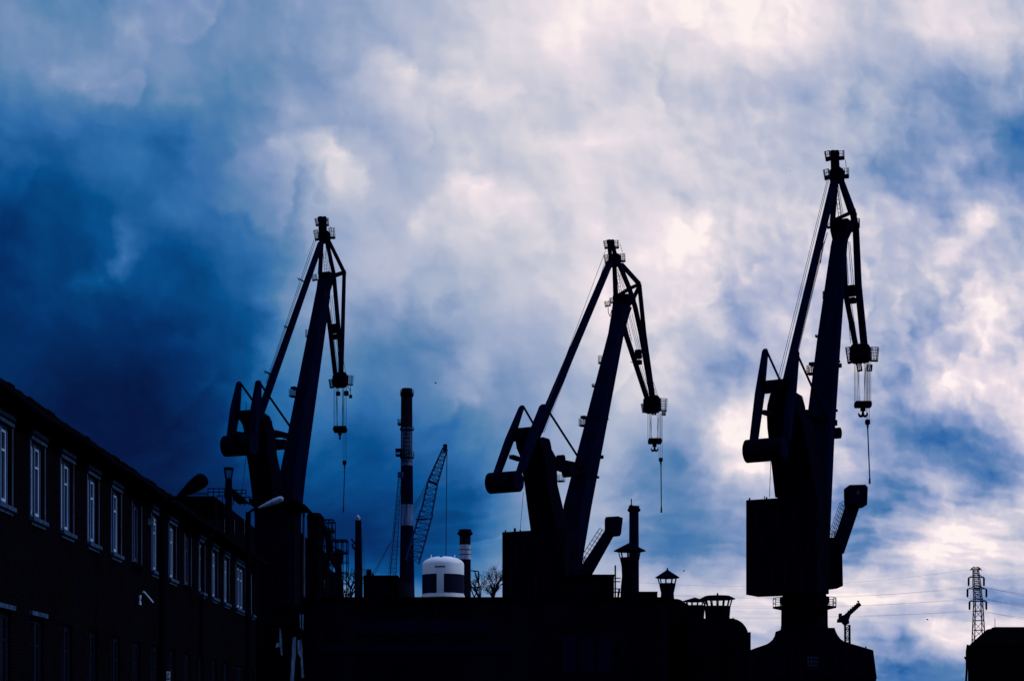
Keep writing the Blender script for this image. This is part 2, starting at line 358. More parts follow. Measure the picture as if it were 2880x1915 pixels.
# ------------------------------------------------------------------ mesh helpers
def pt(px, py, Y): return Vector(((px - 1440) / F * Y, Y, (2053 - py) / F * Y + EYE))
def ux(px, Y): return (px - 1440) / F * Y
def uz(py, Y): return (2053 - py) / F * Y + EYE
X, Yv, Z = Vector((1, 0, 0)), Vector((0, 1, 0)), Vector((0, 0, 1))
ROOT = {}
class MB:
    def __init__(s): s.v = []; s.f = []
    def hexa(s, p):            # 8 points: 4 bottom ccw, 4 top
        b = len(s.v); s.v += [Vector(q) for q in p]
        s.f += [tuple(b + i for i in t) for t in ((3,2,1,0),(4,5,6,7),(0,1,5,4),(1,2,6,5),(2,3,7,6),(3,0,4,7))]
        return s
    def box(s, x0, x1, y0, y1, z0, z1):
        return s.hexa([(x0,y0,z0),(x1,y0,z0),(x1,y1,z0),(x0,y1,z0),(x0,y0,z1),(x1,y0,z1),(x1,y1,z1),(x0,y1,z1)])
    def obox(s, c, a, b, d, la, lb, ld):   # centre, three axes, full lengths
        a = a * la / 2; b = b * lb / 2; d = d * ld / 2
        return s.hexa([c-a-b-d, c+a-b-d, c+a+b-d, c-a+b-d, c-a-b+d, c+a-b+d, c+a+b+d, c-a+b+d])
    def beam(s, p0, p1, side, w0, d0, w1=None, d1=None):
        w1 = w0 if w1 is None else w1; d1 = d0 if d1 is None else d1
        ax = (p1 - p0).normalized(); a = (side - ax * side.dot(ax)).normalized(); b = ax.cross(a)
        return s.hexa([p0-a*w0/2-b*d0/2, p0+a*w0/2-b*d0/2, p0+a*w0/2+b*d0/2, p0-a*w0/2+b*d0/2,
                       p1-a*w1/2-b*d1/2, p1+a*w1/2-b*d1/2, p1+a*w1/2+b*d1/2, p1-a*w1/2+b*d1/2])
    def loft(s, rings):
        n = len(rings[0]); b = len(s.v)
        for r in rings: s.v += [Vector(q) for q in r]
        for k in range(len(rings) - 1):
            for i in range(n):
                j = (i + 1) % n
                s.f.append((b+k*n+i, b+k*n+j, b+(k+1)*n+j, b+(k+1)*n+i))
        s.f.append(tuple(b + i for i in reversed(range(n)))); m = b + (len(rings)-1)*n
        s.f.append(tuple(m + i for i in range(n))); return s
    def tube(s, p0, p1, r0, r1=None, n=6):
        r1 = r0 if r1 is None else r1; ax = (p1 - p0)
        if ax.length < 1e-6: return s
        ax.normalize(); a = ax.orthogonal().normalized(); b = ax.cross(a)
        ring = lambda c, r: [c + a*(math.cos(2*math.pi*i/n)*r) + b*(math.sin(2*math.pi*i/n)*r) for i in range(n)]
        return s.loft([ring(p0, r0), ring(p1, r1)])
    def path(s, pts, r, n=6):
        rs = r if isinstance(r, (list, tuple)) else [r]*len(pts)
        rings = []; a = None
        for i, p in enumerate(pts):
            t = (pts[min(i+1, len(pts)-1)] - pts[max(i-1, 0)]).normalized()
            a = t.orthogonal().normalized() if a is None else (a - t*a.dot(t)).normalized()
            b = t.cross(a)
            rings.append([p + a*(math.cos(2*math.pi*k/n)*rs[i]) + b*(math.sin(2*math.pi*k/n)*rs[i]) for k in range(n)])
        return s.loft(rings)
    def lathe(s, c, prof, n=28):           # prof: (radius, z)
        return s.loft([[Vector((c[0] + math.cos(2*math.pi*i/n)*max(r, .002), c[1] + math.sin(2*math.pi*i/n)*max(r, .002), z)) for i in range(n)] for r, z in prof])
    def prism(s, poly, ext):               # polygon points + extrusion vector
        return s.loft([poly, [p + ext for p in poly]])
    def cage(s, c, a, j, w, d, h, r=0.035, nx=3, nz=3, floor=0.1, kick=0.25, up=None):
        # railed platform: c is the middle of the floor
        U = up or Z
        if up:      # lean the whole basket with the boom it is bolted to
            a = (a - U*a.dot(U)).normalized(); j = U.cross(a)
        A = a*w/2; J = j*d/2
        s.obox(c, a, j, U, w, d, floor)
        cs = [c-A-J, c+A-J, c+A+J, c-A+J]
        for i in range(4):
            p, q = cs[i], cs[(i+1) % 4]
            for k in range(1, nz+1): s.tube(p+U*h*k/nz, q+U*h*k/nz, r*.8, n=4)
            for k in range(nx): s.tube(p+(q-p)*k/nx, p+(q-p)*k/nx+U*h, r, n=4)
            s.obox((p+q)/2+U*kick/2, (q-p).normalized(), (q-p).normalized().cross(U), U, (q-p).length, .03, kick)
        return s
    def ladder(s, p0, p1, side, w, r=.035, step=.35):
        s.tube(p0-side*w/2, p1-side*w/2, r, n=4); s.tube(p0+side*w/2, p1+side*w/2, r, n=4)
        n = max(2, int((p1-p0).length/step))
        for k in range(1, n):
            q = p0+(p1-p0)*k/n; s.tube(q-side*w/2, q+side*w/2, r*.7, n=4)
        return s
    def lattice(s, p0, p1, side, w0, w1, n, r, r2=None, d0=None, d1=None):
        r2 = r2 or r*.55; d0 = d0 or w0; d1 = d1 or w1
        ax = (p1-p0).normalized(); a = (side-ax*side.dot(ax)).normalized(); b = ax.cross(a)
        def cn(t):
            c = p0+(p1-p0)*t; w = (w0+(w1-w0)*t)/2; d = (d0+(d1-d0)*t)/2
            return [c-a*w-b*d, c+a*w-b*d, c+a*w+b*d, c-a*w+b*d]
        e0, e1 = cn(0), cn(1)
        for i in range(4): s.tube(e0[i], e1[i], r, n=5)
        for k in range(n):
            q0, q1 = cn(k/n), cn((k+1)/n)
            for i in range(4):
                j = (i+1) % 4
                if k % 2: s.tube(q0[i], q1[j], r2, n=4)
                else: s.tube(q0[j], q1[i], r2, n=4)
                s.tube(q1[i], q1[j], r2, n=4)
        return s
    def build(s, name, m, parent=None, smooth=False):
        off = Vector((0,0,0)); 
        if parent is not None: off = ROOT[parent.name]
        me = bpy.data.meshes.new(name); me.from_pydata([tuple(q - off) for q in s.v], [], s.f); me.materials.append(m)
        me.validate(); me.update()
        import bmesh
        bm = bmesh.new(); bm.from_mesh(me); bmesh.ops.recalc_face_normals(bm, faces=bm.faces); bm.to_mesh(me); bm.free()
        if smooth:
            for p in me.polygons: p.use_smooth = True
            try: me.set_sharp_from_angle(angle=R(35))
            except Exception: pass
        o = bpy.data.objects.new(name, me); C.objects.link(o)
        if parent is not None: o.parent = parent; ROOT[o.name] = off
        else: ROOT[o.name] = Vector((0,0,0))
        return o
def tag(o, label, cat=None, group=None, kind=None):
    if label: o['label'] = label
    if cat: o['category'] = cat
    if group: o['group'] = group
    if kind: o['kind'] = kind
    return o
def thing(name, loc, label, cat, group=None):
    o = bpy.data.objects.new(name, None); C.objects.link(o); o.location = loc; o.empty_display_size = 0.5
    ROOT[o.name] = Vector(loc); return tag(o, label, cat, group)
def gz(p): return Vector((p[0], p[1], 0.0))

# ------------------------------------------------------------------ ground
tag(MB().box(-3000, 3000, -400, 5000, -1.0, 0.0).build('ground', GROUND), None, kind='structure')
tag(MB().box(-8.4, 8.0, -20, 86, 0.002, 0.006).build('road', mat('worn_road', (0.05, 0.05, 0.05), (0.03, 0.03, 0.03), 0.85, 1.5)), None, kind='structure')
k = MB(); k.box(-11.9, -8.4, -20, 84, 0.0, 0.13); tag(k.build('pavement', CONC2), None, kind='structure')

# ------------------------------------------------------------------ long brick building on the left
WX = -12.0
def wY(k): return 45.36 + (k - 2) * 3.0
bb = thing('brick_building', (WX, 60, 0), 'long dark brick building with rows of tall white framed windows, receding along the left', 'building')
YA, YB = 24.0, 84.2
EAVE = 9.42
op = []     # openings (y0, y1, z0, z1)
for k_ in range(1, 13): op.append((wY(k_) - .64, wY(k_) + .64))
op.append((77.9, 80.5)); op.append((82.6, 83.4))
wz0, wz1 = 7.05, 8.95
gz0, gz1 = 2.3, 4.55
wall = MB()
wall.box(WX-.4, WX, YA, YB, 0, gz0)
wall.box(WX-.4, WX, YA, YB, gz1, wz0)
wall.box(WX-.4, WX, YA, YB, wz1, EAVE)
ys = [YA] + [q for o_ in op for q in o_] + [YB]
for i in range(0, len(ys), 2):
    wall.box(WX-.4, WX, ys[i], ys[i+1], wz0, wz1)
    wall.box(WX-.4, WX, ys[i], ys[i+1], gz0, gz1)
wall.box(WX-11, WX-.4, YB-.4, YB, 0, EAVE); wall.box(WX-11, WX-.4, YA, YA+.4, 0, EAVE)
wall.box(WX-11.4, WX-11, YA, YB, 0, EAVE)
wall.box(WX-.9, WX-.8, YA+.5, YB-.5, 0.1, EAVE-.1)       # inner partition keeps rooms dark
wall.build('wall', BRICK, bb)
rf = MB()
rf.hexa([(WX+.45,YA-.3,EAVE),(WX+.45,YB+.3,EAVE),(WX-5.7,YB+.3,EAVE+2.4),(WX-5.7,YA-.3,EAVE+2.4),
         (WX+.45,YA-.3,EAVE+.14),(WX+.45,YB+.3,EAVE+.14),(WX-5.7,YB+.3,EAVE+2.56),(WX-5.7,YA-.3,EAVE+2.56)])
rf.hexa([(WX-5.7,YA-.3,EAVE+2.4),(WX-5.7,YB+.3,EAVE+2.4),(WX-11.8,YB+.3,EAVE),(WX-11.8,YA-.3,EAVE),
         (WX-5.7,YA-.3,EAVE+2.56),(WX-5.7,YB+.3,EAVE+2.56),(WX-11.8,YB+.3,EAVE+.14),(WX-11.8,YA-.3,EAVE+.14)])
yy = YA
while yy < YB:        # uneven front tiles
    l = random.uniform(.3, .8); h = random.uniform(.03, .065)
    rf.box(WX+.25, WX+.50+random.uniform(0,.05), yy, min(yy+l, YB+.3), EAVE+.10, EAVE+.15+h); yy += l
rf.build('roof', TILE, bb)
g = MB(); pts = [Vector((WX+.52, YA+i*2.0, EAVE+.02+.03*math.sin(i*1.7))) for i in range(31)]
g.path(pts, .075, 8)
for p in pts[::1]: g.tube(p+Vector((-.1,.3,-.02)), p+Vector((.0,.3,.1)), .02, n=4)
g.build('gutter', CONC2, bb)
dp = MB(); dp.path([Vector((WX+.5,68.9,EAVE)),Vector((WX+.45,68.9,EAVE-.3)),Vector((WX+.1,68.9,EAVE-.7)),Vector((WX+.1,68.9,.3))], .06, 8); dp.build('downpipe', CONC, bb)

def window(y0, y1, z0, z1, m, head, broken=False, sill=True, bars=1):
    x = WX - .16
    f = MB(); t = .07
    f.box(x, x+.08, y0, y0+t, z0, z1); f.box(x, x+.08, y1-t, y1, z0, z1)
    f.box(x, x+.08, y0+t, y1-t, z0, z0+t); f.box(x, x+.08, y0+t, y1-t, z1-t, z1)
    n = bars + 1
    for i in range(1, n):
        yc = y0 + (y1-y0)*i/n; f.box(x+.002, x+.10, yc-.06, yc+.06, z0+t, z1-t)
    fr = f.build('window', OUTER if m is FRAME else m, bb); f = MB()
    # casement stiles
    for i in range(n):
        ya = y0+t+.05+(y1-y0)*i/n; yb = y0-t-.05+(y1-y0)*(i+1)/n
        f.box(x+.003, x+.07, ya, ya+.05, z0+t+.02, z1-t-.02); f.box(x+.003, x+.07, yb-.05, yb, z0+t+.02, z1-t-.02)
        f.box(x+.005, x+.065, ya+.05, yb-.05, z0+t+.02, z0+t+.09); f.box(x+.005, x+.065, ya+.05, yb-.05, z1-t-.09, z1-t-.02)
        if not broken: f.box(x+.005, x+.06, ya+.05, yb-.05, z0+(z1-z0)*.68, z0+(z1-z0)*.68+.05)
    f.build('casement', m, fr)
    MB().box(x+.01, x+.03, y0+.01, y1-.01, z0+.01, z1-.01).build('pane', GLASS, fr)
    if sill:
        s_ = MB(); s_.box(WX-.15, WX+.12, y0-.09, y1+.09, z0-.13, z0-.03)
        s_.box(WX-.15, WX+.05, y0-.02, y1+.02, z0-.22, z0-.133); s_.build('sill', STONE if m is FRAME else CONC2, fr)
    if head:
        h_ = MB(); h_.box(WX-.1, WX+.07, y0-.10, y1+.10, z1+.0, z1+.085)
        h_.box(WX-.1, WX+.10, y0-.10, y1+.10, z1+.14, z1+.24); h_.build('lintel', STONE if m is FRAME else CONC2, fr)
        for ya_ in (y1+.02, y0-.10): MB().box(WX-.08, WX+.03, ya_, ya_+.08, z0-.03, z1).build('jamb', FRAMED, fr)
    return fr
for i, (a_, b_) in enumerate(op):
    kk = i + 1
    m = FRAMED if kk in (6, 9) else FRAME
    window(a_, b_, wz0, wz1, m, kk < 14, broken=(kk == 6), bars=(2 if kk == 13 else 1))
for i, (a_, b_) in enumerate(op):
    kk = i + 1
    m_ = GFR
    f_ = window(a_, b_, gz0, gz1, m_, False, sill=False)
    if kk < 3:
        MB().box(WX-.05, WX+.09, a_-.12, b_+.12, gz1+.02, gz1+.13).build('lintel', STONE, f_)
# bits on the wall
y_ = 60600/1022; wp = thing('wall_box', (WX, y_, uz(1478, y_)), 'small pale meter box high on the brick wall between two upper windows', 'box')
b_ = MB(); b_.box(WX+.01, WX+.2, y_-.14, y_+.14, uz(1477, y_), uz(1459, y_)); b_.build('cover', ALU, wp)
MB().box(WX+.2, WX+.215, y_-.03, y_+.03, uz(1470, y_), uz(1466, y_)).build('latch', STEEL, wp)
y_ = 60600/1052; br = thing('wall_bracket', (WX, y_, uz(1700, y_)), 'pale slanting conduit bar and short insulator post on the brick wall', 'bracket')
b_ = MB(); b_.tube(Vector((WX+.12, 60600/1047, uz(1663, 60600/1047))), Vector((WX+.12, 60600/1021, uz(1693, 60600/1021))), .035, n=8); b_.build('bar', FRAME, br)
b_ = MB(); yq = 60600/1057
b_.tube(Vector((WX+.12, yq, uz(1700, yq))), Vector((WX+.12, yq, uz(1689, yq))), .05, .03, 8); b_.tube(Vector((WX+.12, yq, uz(1685, yq))), Vector((WX+.12, yq, uz(1673, yq))), .035, .05, 8)
b_.tube(Vector((WX+.12, yq, uz(1689, yq))), Vector((WX+.12, yq, uz(1685, yq))), .02, n=6); b_.build('insulator', FRAME, br)
y_ = 60600/969; sg = thing('street_sign', (WX, y_, uz(1925, y_)), 'small white notice plate with dark marks at the foot of the brick wall', 'sign')
# fixed on a short post facing the camera
px0, px1 = 465, 478; Ys = 55.0
b_ = MB(); b_.box(ux(px0,Ys), ux(px1,Ys), Ys, Ys+.02, uz(1906,Ys), uz(1887,Ys)); b_.box(ux(px0,Ys), ux(px1,Ys), Ys, Ys+.02, uz(1925,Ys), uz(1910,Ys)); b_.build('plate', WHITE, sg)
b_ = MB()
b_.hexa([(ux(470,Ys),Ys-.006,uz(1903,Ys)),(ux(471.3,Ys),Ys-.006,uz(1903,Ys)),(ux(471.3,Ys),Ys-.002,uz(1903,Ys)),(ux(470,Ys),Ys-.002,uz(1903,Ys)),
         (ux(472,Ys),Ys-.006,uz(1891,Ys)),(ux(473.3,Ys),Ys-.006,uz(1891,Ys)),(ux(473.3,Ys),Ys-.002,uz(1891,Ys)),(ux(472,Ys),Ys-.002,uz(1891,Ys))])
b_.build('lettering', STEEL, sg); b_ = MB()
b_.hexa([(ux(472.5,Ys),Ys-.006,uz(1903,Ys)),(ux(473.8,Ys),Ys-.006,uz(1903,Ys)),(ux(473.8,Ys),Ys-.002,uz(1903,Ys)),(ux(472.5,Ys),Ys-.002,uz(1903,Ys)),
         (ux(474.5,Ys),Ys-.006,uz(1891,Ys)),(ux(475.8,Ys),Ys-.006,uz(1891,Ys)),(ux(475.8,Ys),Ys-.002,uz(1891,Ys)),(ux(474.5,Ys),Ys-.002,uz(1891,Ys))])
b_.build('lettering', STEEL, sg); b_ = MB(); b_.box(ux(468,Ys), ux(474,Ys), Ys-.006, Ys-.002, uz(1916,Ys), uz(1913,Ys)); b_.build('lettering', STEEL, sg)
MB().tube(Vector((ux(471,Ys),Ys+.06,0)), Vector((ux(471,Ys),Ys+.06,uz(1889,Ys))), .035, n=8).build('post', STEEL, sg)
sg.location = (ux(471,Ys), Ys, 0)
for ch in sg.children:      # re-seat the parts on the moved base
    off = ROOT[sg.name] - Vector(sg.location)
    for v_ in ch.data.vertices: v_.co += off

# ------------------------------------------------------------------ street lamps
def street_lamp(pole_px, Y, base_py, h0, h1, w, m, label):
    x = ux(pole_px, Y); top = uz(base_py, Y)
    t = thing('street_lamp', (x, Y, 0), label, 'street lamp', 'street lamps beside the brick building')
    MB().path([Vector((x,Y,0)), Vector((x,Y,top-2)), Vector((x,Y,top))], [.13,.10,.09], 10).build('pole', CONC, t, True)
    p0 = pt(h0[0], h0[1], Y); p1 = pt(h1[0], h1[1], Y)
    a_ = MB(); a_.path([Vector((x,Y,top-.15)), Vector((x+.04,Y,top+.0)), Vector((x,Y,top)).lerp(p0,.5)+Z*.02, p0], .045, 8); a_.build('arm', STEEL, t, True)
    L = (p1-p0); n = L.normalized(); b = n.cross(Yv).normalized(); rings = []
    prof = [(0,.25),(.06,.36),(.2,.5),(.42,.76),(.62,.94),(.78,1.0),(.87,.95),(.94,.76),(.98,.48),(1,.1)]
    for s_, r_ in prof:
        c = p0 + L*s_; k_ = 16
        rings.append([c + b*(math.cos(2*math.pi*i/k_)*w*r_*.5) + Yv*(math.sin(2*math.pi*i/k_)*w*r_*.62) for i in range(k_)])
    MB().loft(rings).build('lamp_head', m, t, True)
    # glass bowl under the wide end
    rings = []
    for s_, r_ in [(.5,.3),(.56,.62),(.7,.78),(.84,.74),(.92,.45)]:
        c = p0 + L*s_ + (b if b.z < 0 else -b)*w*.2
        rings.append([c + b*(math.cos(2*math.pi*i/12)*w*r_*.36) + Yv*(math.sin(2*math.pi*i/12)*w*r_*.5) for i in range(12)])
    MB().loft(rings).build('lamp_glass', FRAMED, t, True)
street_lamp(457, 52, 1408, (500,1398), (581,1341), .44, STEEL, 'dark silhouetted street lamp whose thick head rises against the sky above the brick roof end')
street_lamp(698, 62, 1440, (727,1428), (797,1400), .22, ALU, 'street lamp with a pale bluish head in front of the crane base')

# ------------------------------------------------------------------ buildings in the middle distance
def pbox(m, pl, pr, top, Y, D, bottom=0.0, sil='front'):
    # front face at Y; for silhouettes left of centre the right edge seen is the rear one
    xl = ux(pl, Y + (D if pl > 1440 else 0)); xr = ux(pr, Y + (D if pr < 1440 else 0))
    m.box(xl, xr, Y, Y+D, bottom, uz(top, Y)); return xl, xr
hall = thing('workshop_building', (ux(640,96), 96, 0), 'flat roofed dark workshop block with a railed roof, behind the brick building', 'building')
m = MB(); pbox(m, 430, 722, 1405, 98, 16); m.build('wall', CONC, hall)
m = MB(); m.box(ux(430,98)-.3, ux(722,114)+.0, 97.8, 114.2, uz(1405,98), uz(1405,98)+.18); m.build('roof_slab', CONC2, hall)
rl = MB(); zt = uz(1402,98)+.18
for pa, pb, h in ((530,585,.2),(585,632,.44),(652,692,.38)):
    n = max(2, int((pb-pa)/12))
    if pa == 652: Yr = 98.6
    else: Yr = 98.5
    for q in (h, h*.55): rl.tube(Vector((ux(pa,Yr),Yr,zt+q)), Vector((ux(pb,Yr),Yr,zt+q)), .028, n=5)
    if h > .3:
        for i in range(n+1): rl.tube(Vector((ux(pa+(pb-pa)*i/n,Yr),Yr,zt-.1)), Vector((ux(pa+(pb-pa)*i/n,Yr),Yr,zt+h)), .028, n=5)
        rl.tube(Vector((ux(pa,Yr),Yr+3,zt+h)), Vector((ux(pb,Yr),Yr+3,zt+h)), .03, n=5)
        for i in range(n+1): rl.tube(Vector((ux(pa+(pb-pa)*i/n,Yr),Yr+3,zt-.1)), Vector((ux(pa+(pb-pa)*i/n,Yr),Yr+3,zt+h)), .03, n=5)
rl.build('roof_railing', STEEL, hall)
st = MB()     # sloping stair housing
st.hexa([(ux(655,99),99,zt-.1),(ux(690,99),99,zt-.1),(ux(690,99),101,zt-.1),(ux(655,99),101,zt-.1),(ux(650,99),99,zt+.5),(ux(656,99),99,zt+.5),(ux(656,99),101,zt+.5),(ux(650,99),101,zt+.5)])
st.build('stair_hatch', CONC, hall)
w_ = MB()
for i in range(5): w_.box(ux(560+i*28,98), ux(576+i*28,98), 97.95, 98.02, uz(1500,98), uz(1460,98))
w_.build('window', GLASS, hall)

fl = thing('roof_flue', (ux(643,97.2), 97.2, 0), 'dark metal flue pipe with a flared open cowl beside the roof railing', 'flue')
xc = ux(643,97.2); Yf = 97.2
MB().lathe((xc,Yf), [(.19,uz(1640,Yf)),(.19,uz(1356,Yf)),(.17,uz(1345,Yf))], 16).build('pipe', STEEL, fl, True)
c_ = MB()
for i in range(8):
    a = 2*math.pi*i/8
    c_.tube(Vector((xc+.17*math.cos(a),Yf+.17*math.sin(a),uz(1346,Yf))), Vector((xc+.25*math.cos(a),Yf+.25*math.sin(a),uz(1318,Yf))), .022, n=5)
c_.lathe((xc,Yf), [(.25,uz(1320,Yf)),(.27,uz(1318,Yf)),(.27,uz(1315,Yf)),(.0,uz(1313,Yf))], 16); c_.build('cowl', STEEL, fl)
fl.location = (xc, Yf, 0)

blk = thing('crane_side_building', (ux(785,92), 92, 0), 'tall dark rendered building with an overhanging roof, in front of the left crane', 'building')
m = MB(); xl, xr = pbox(m, 716, 847, 1421, 90, 3); m.build('wall', CONC2, blk)
m = MB(); m.hexa([(xl-.2,89.6,uz(1419,90)),(xr+.6,89.6,uz(1421,90)),(xr+.6,93.2,uz(1421,90)),(xl-.2,93.2,uz(1419,90)),
                 (xl-.2,89.6,uz(1404,90)),(xr-.1,89.6,uz(1404,90)),(xr-.1,93.2,uz(1404,90)),(xl-.2,93.2,uz(1404,90))]); m.build('roof', TILE, blk)
m = MB(); m.path([Vector((xr+.18,92.6,uz(1421,90))), Vector((xr+.18,92.6,0))], .07, 8); m.build('downpipe', FRAMED, blk)
m = MB(); m.tube(Vector((xr-.2,89.8,uz(1500,90))), Vector((xr-.2,89.8,1)), .05, n=8); m.build('conduit', STEEL2, blk)

an = thing('side_annex', (ux(900,104), 104, 0), 'stepped dark annex with pipes and ledges between the tall block and the low wall', 'building')
m = MB(); pbox(m, 822, 888, 1496, 104, 8); pbox(m, 850, 942, 1572, 101.5, 9); pbox(m, 850, 928, 1530, 104, 7.5); m.build('wall', CONC, an)
m = MB()
for i in range(4):
    m.box(ux(900,101.3), ux(912,101.3), 101.3, 101.5, uz(1652-i*0,101.3)-i*2.2, uz(1630,101.3)-i*2.2)
m.build('window', GLASS, an)
vt = thing('vent_duct', (ux(886,105), 105, 0), 'fat round topped ventilation duct on the stepped annex roof', 'duct')
m = MB(); xa, xb = ux(866,105), ux(909,105)
za, zb = uz(1496,104)-1, uz(1447,105)
m.loft([[Vector((x_+dx*w2, 105+dy*1.0, z_)) for dx, dy in ((-1,-.7),(-.7,-1),(.7,-1),(1,-.7),(1,.7),(.7,1),(-.7,1),(-1,.7))] for x_, w2, z_ in (((xa+xb)/2,.38,za),((xa+xb)/2,.42,zb-.5),((xa+xb)/2,.44,zb-.12),((xa+xb)/2,.36,zb))])
m.build('hood', CONC, vt)
m = MB(); m.path([Vector((xb-.1,105,zb-.6)),Vector((xb+.3,105,zb-1.2)),Vector((xb+.35,105,zb-2.2)),Vector((xb+.9,105,zb-3.2)),Vector((xb+1.0,105,zb-5))], .2, 8); m.build('pipe', CONC, vt, True)
MB().lathe((ux(950,106),106), [(.12,uz(1600,106)),(.28,uz(1575,106)),(.30,uz(1556,106)),(.15,uz(1544,106)),(0,uz(1541,106))], 12).build('ball_cowl', STEEL, vt, True)

def scaffold(pl, pr, top, bot, Y, D, nx, nz, label):
    t = thing('scaffold_tower', (ux((pl+pr)/2, Y), Y, 0), label, 'scaffold', 'scaffold towers beside the annex')
    m = MB(); xs = [ux(pl+(pr-pl)*i/nx, Y) for i in range(nx+1)]; zs = [uz(top+(bot-top)*i/nz, Y) for i in range(nz+1)]
    for yq in (Y, Y+D):
        for x_ in xs: m.tube(Vector((x_,yq,0)), Vector((x_,yq,zs[0])), .032, n=5)
        for z_ in zs: m.tube(Vector((xs[0],yq,z_)), Vector((xs[-1],yq,z_)), .024, n=5)
        m.tube(Vector((xs[0],yq,zs[0]+.0)), Vector((xs[-1],yq,zs[0])), .05, n=5)
    for z_ in zs:
        for x_ in xs: m.tube(Vector((x_,Y,z_)), Vector((x_,Y+D,z_)), .03, n=5)
    m.build('tubes', STEEL2, t)
    m = MB(); m.box(xs[0], xs[-1], Y, Y+D, zs[1]-.12, zs[1]-.06); m.build('deck', BARK, t)
scaffold(900, 936, 1461, 1680, 107, 1.6, 3, 9, 'upper scaffold tower of thin tubes right of the round topped duct')
scaffold(931, 975, 1518, 1700, 103, 1.0, 3, 6, 'lower, wider scaffold tower next to the bare tree')

# low front hall with flat roof
lw = thing('low_hall', (ux(1200,88), 88, 0), 'long low dark hall with a dead flat roof edge across the middle of the picture', 'building')
m = MB(); xl = ux(850, 88); xr = ux(1880, 88); m.box(xl, xr, 88, 112, 0, uz(1681,88)-.0); m.build('wall', CONC2, lw)
m = MB(); m.box(xl-.1, xr+.05, 87.8, 112.2, uz(1681,88), uz(1680,88)+.02); m.build('roof_edge', CONC, lw)
m = MB()
for a_, b_, c_, d_ in ((1000,1380,1780,1745),(900,1440,1835,1815)):
    m.box(ux(a_,88), ux(b_,88), 87.93, 88.02, uz(c_,88), uz(d_,88))
m.build('cladding_strip', STEEL2, lw)
m = MB()
for i in range(3):
    m.box(ux(1580+i*50,88), ux(1622+i*50,88), 87.95, 88.03, uz(1890,88), uz(1790,88))
m.build('loading_door', STEEL2, lw)
sh = thing('torn_sheeting', (ux(815,87), 87, 0), 'torn strips of pale sheeting hanging on the dark wall left of the low hall', 'sheeting')
for pts in ([(785,1766),(789,1768),(793,1800),(794,1845),(790,1838),(786,1800)],[(777,1808),(785,1806),(786,1818),(776,1820)],
            [(823,1792),(832,1790),(832,1835),(826,1915),(815,1935),(820,1850)],[(837,1800),(848,1797),(851,1830),(853,1870),(855,1905),(848,1905),(846,1850),(838,1836)],
            [(843,1727),(846,1727),(846,1765),(843,1765)],[(850,1727),(853,1727),(853,1770),(850,1770)]):
    poly = [pt(a_, b_, 87.5) for a_, b_ in pts]; MB().prism(poly, Yv*.02).build('strip', SHEET, sh)
m = MB(); m.box(ux(770,87.7), ux(862,87.7), 87.7, 88.0, 0, uz(1700,87.7)); m.build('backing_wall', CONC, sh)

eb = thing('equipment_box', (ux(1050,118), 118, 0), 'plain dark cabin on the flat roof left of the banded chimney', 'cabin')
m = MB(); m.box(ux(1022,118), ux(1119,118), 118, 124, 0, uz(1617,118)); m.build('wall', CONC, eb)
m = MB(); m.box(ux(1030,119), ux(1042,119), 119, 120, uz(1617,118), uz(1600,119)); m.box(ux(1046,119), ux(1049,119), 119, 120, uz(1617,118), uz(1610,119)); m.build('roof_box', CONC, eb)
rb_ = thing('roof_plant_room', (ux(1690,100), 100, 0), 'square dark roof house right of the middle crane foot', 'building')
m = MB(); m.box(ux(1560,100), ux(1727,100), 100, 112, 0, uz(1618,100)); m.build('wall', CONC, rb_)
m = MB(); m.box(ux(1560,100), ux(1728,100)+.03, 99.9, 112.1, uz(1618,100), uz(1618,100)+.06); m.build('roof', TILE, rb_)
rb2 = thing('roof_parapet_block', (ux(1825,101), 101, 0), 'low square block on the roof between the tall and the small ventilator', 'building')
m = MB(); m.box(ux(1795,101), ux(1849,101), 101, 108, 0, uz(1665,101)); m.build('wall', CONC, rb2)
MB().box(ux(1794,101), ux(1850,101), 100.9, 108.1, uz(1665,101), uz(1664,101)+.02).build('coping', CONC2, rb2)

# round shouldered hall
rh = thing('rounded_hall', (ux(1990,92), 92, 0), 'dark hall whose right roof corner is a smooth quarter round', 'building')
Yh = 92; prof = [(1930,1738),(2056,1738)]
for i in range(1, 9):
    a = math.pi/2*i/8; prof.append((2056+50*math.sin(a), 1738+55*(1-math.cos(a))))
prof += [(2107,2133),(1930,2133)]
m = MB(); m.prism([Vector((ux(a_,Yh), Yh, max(0,uz(b_,Yh)))) for a_, b_ in prof], Yv*2.0)
m.build('wall', CONC, rh)
m = MB(); pr2 = [(1850,1683),(1900,1683)] + [(1900+i*7, 1683+ (i*i)*.7) for i in range(1,7)] + [(1960,1738),(1960,2100),(1850,2100)]
m.prism([Vector((ux(a_,Yh+2.1), Yh+2.1, max(0,uz(b_,Yh+2.1)))) for a_, b_ in pr2], Yv*8); m.build('barrel_roof', TILE, rh)
m = MB(); m.box(ux(2107,Yh)+.0, ux(2113,Yh), Yh+.2, Yh+1.4, 0, uz(1776,Yh)); m.build('side_pipe', STEEL2, rh)
m = MB(); m.tube(Vector((ux(2069,Yh),Yh+1,uz(1738,Yh)-.05)), Vector((ux(2069,Yh),Yh+1,uz(1733,Yh))), .04, n=6); m.build('roof_pin', STEEL, rh)

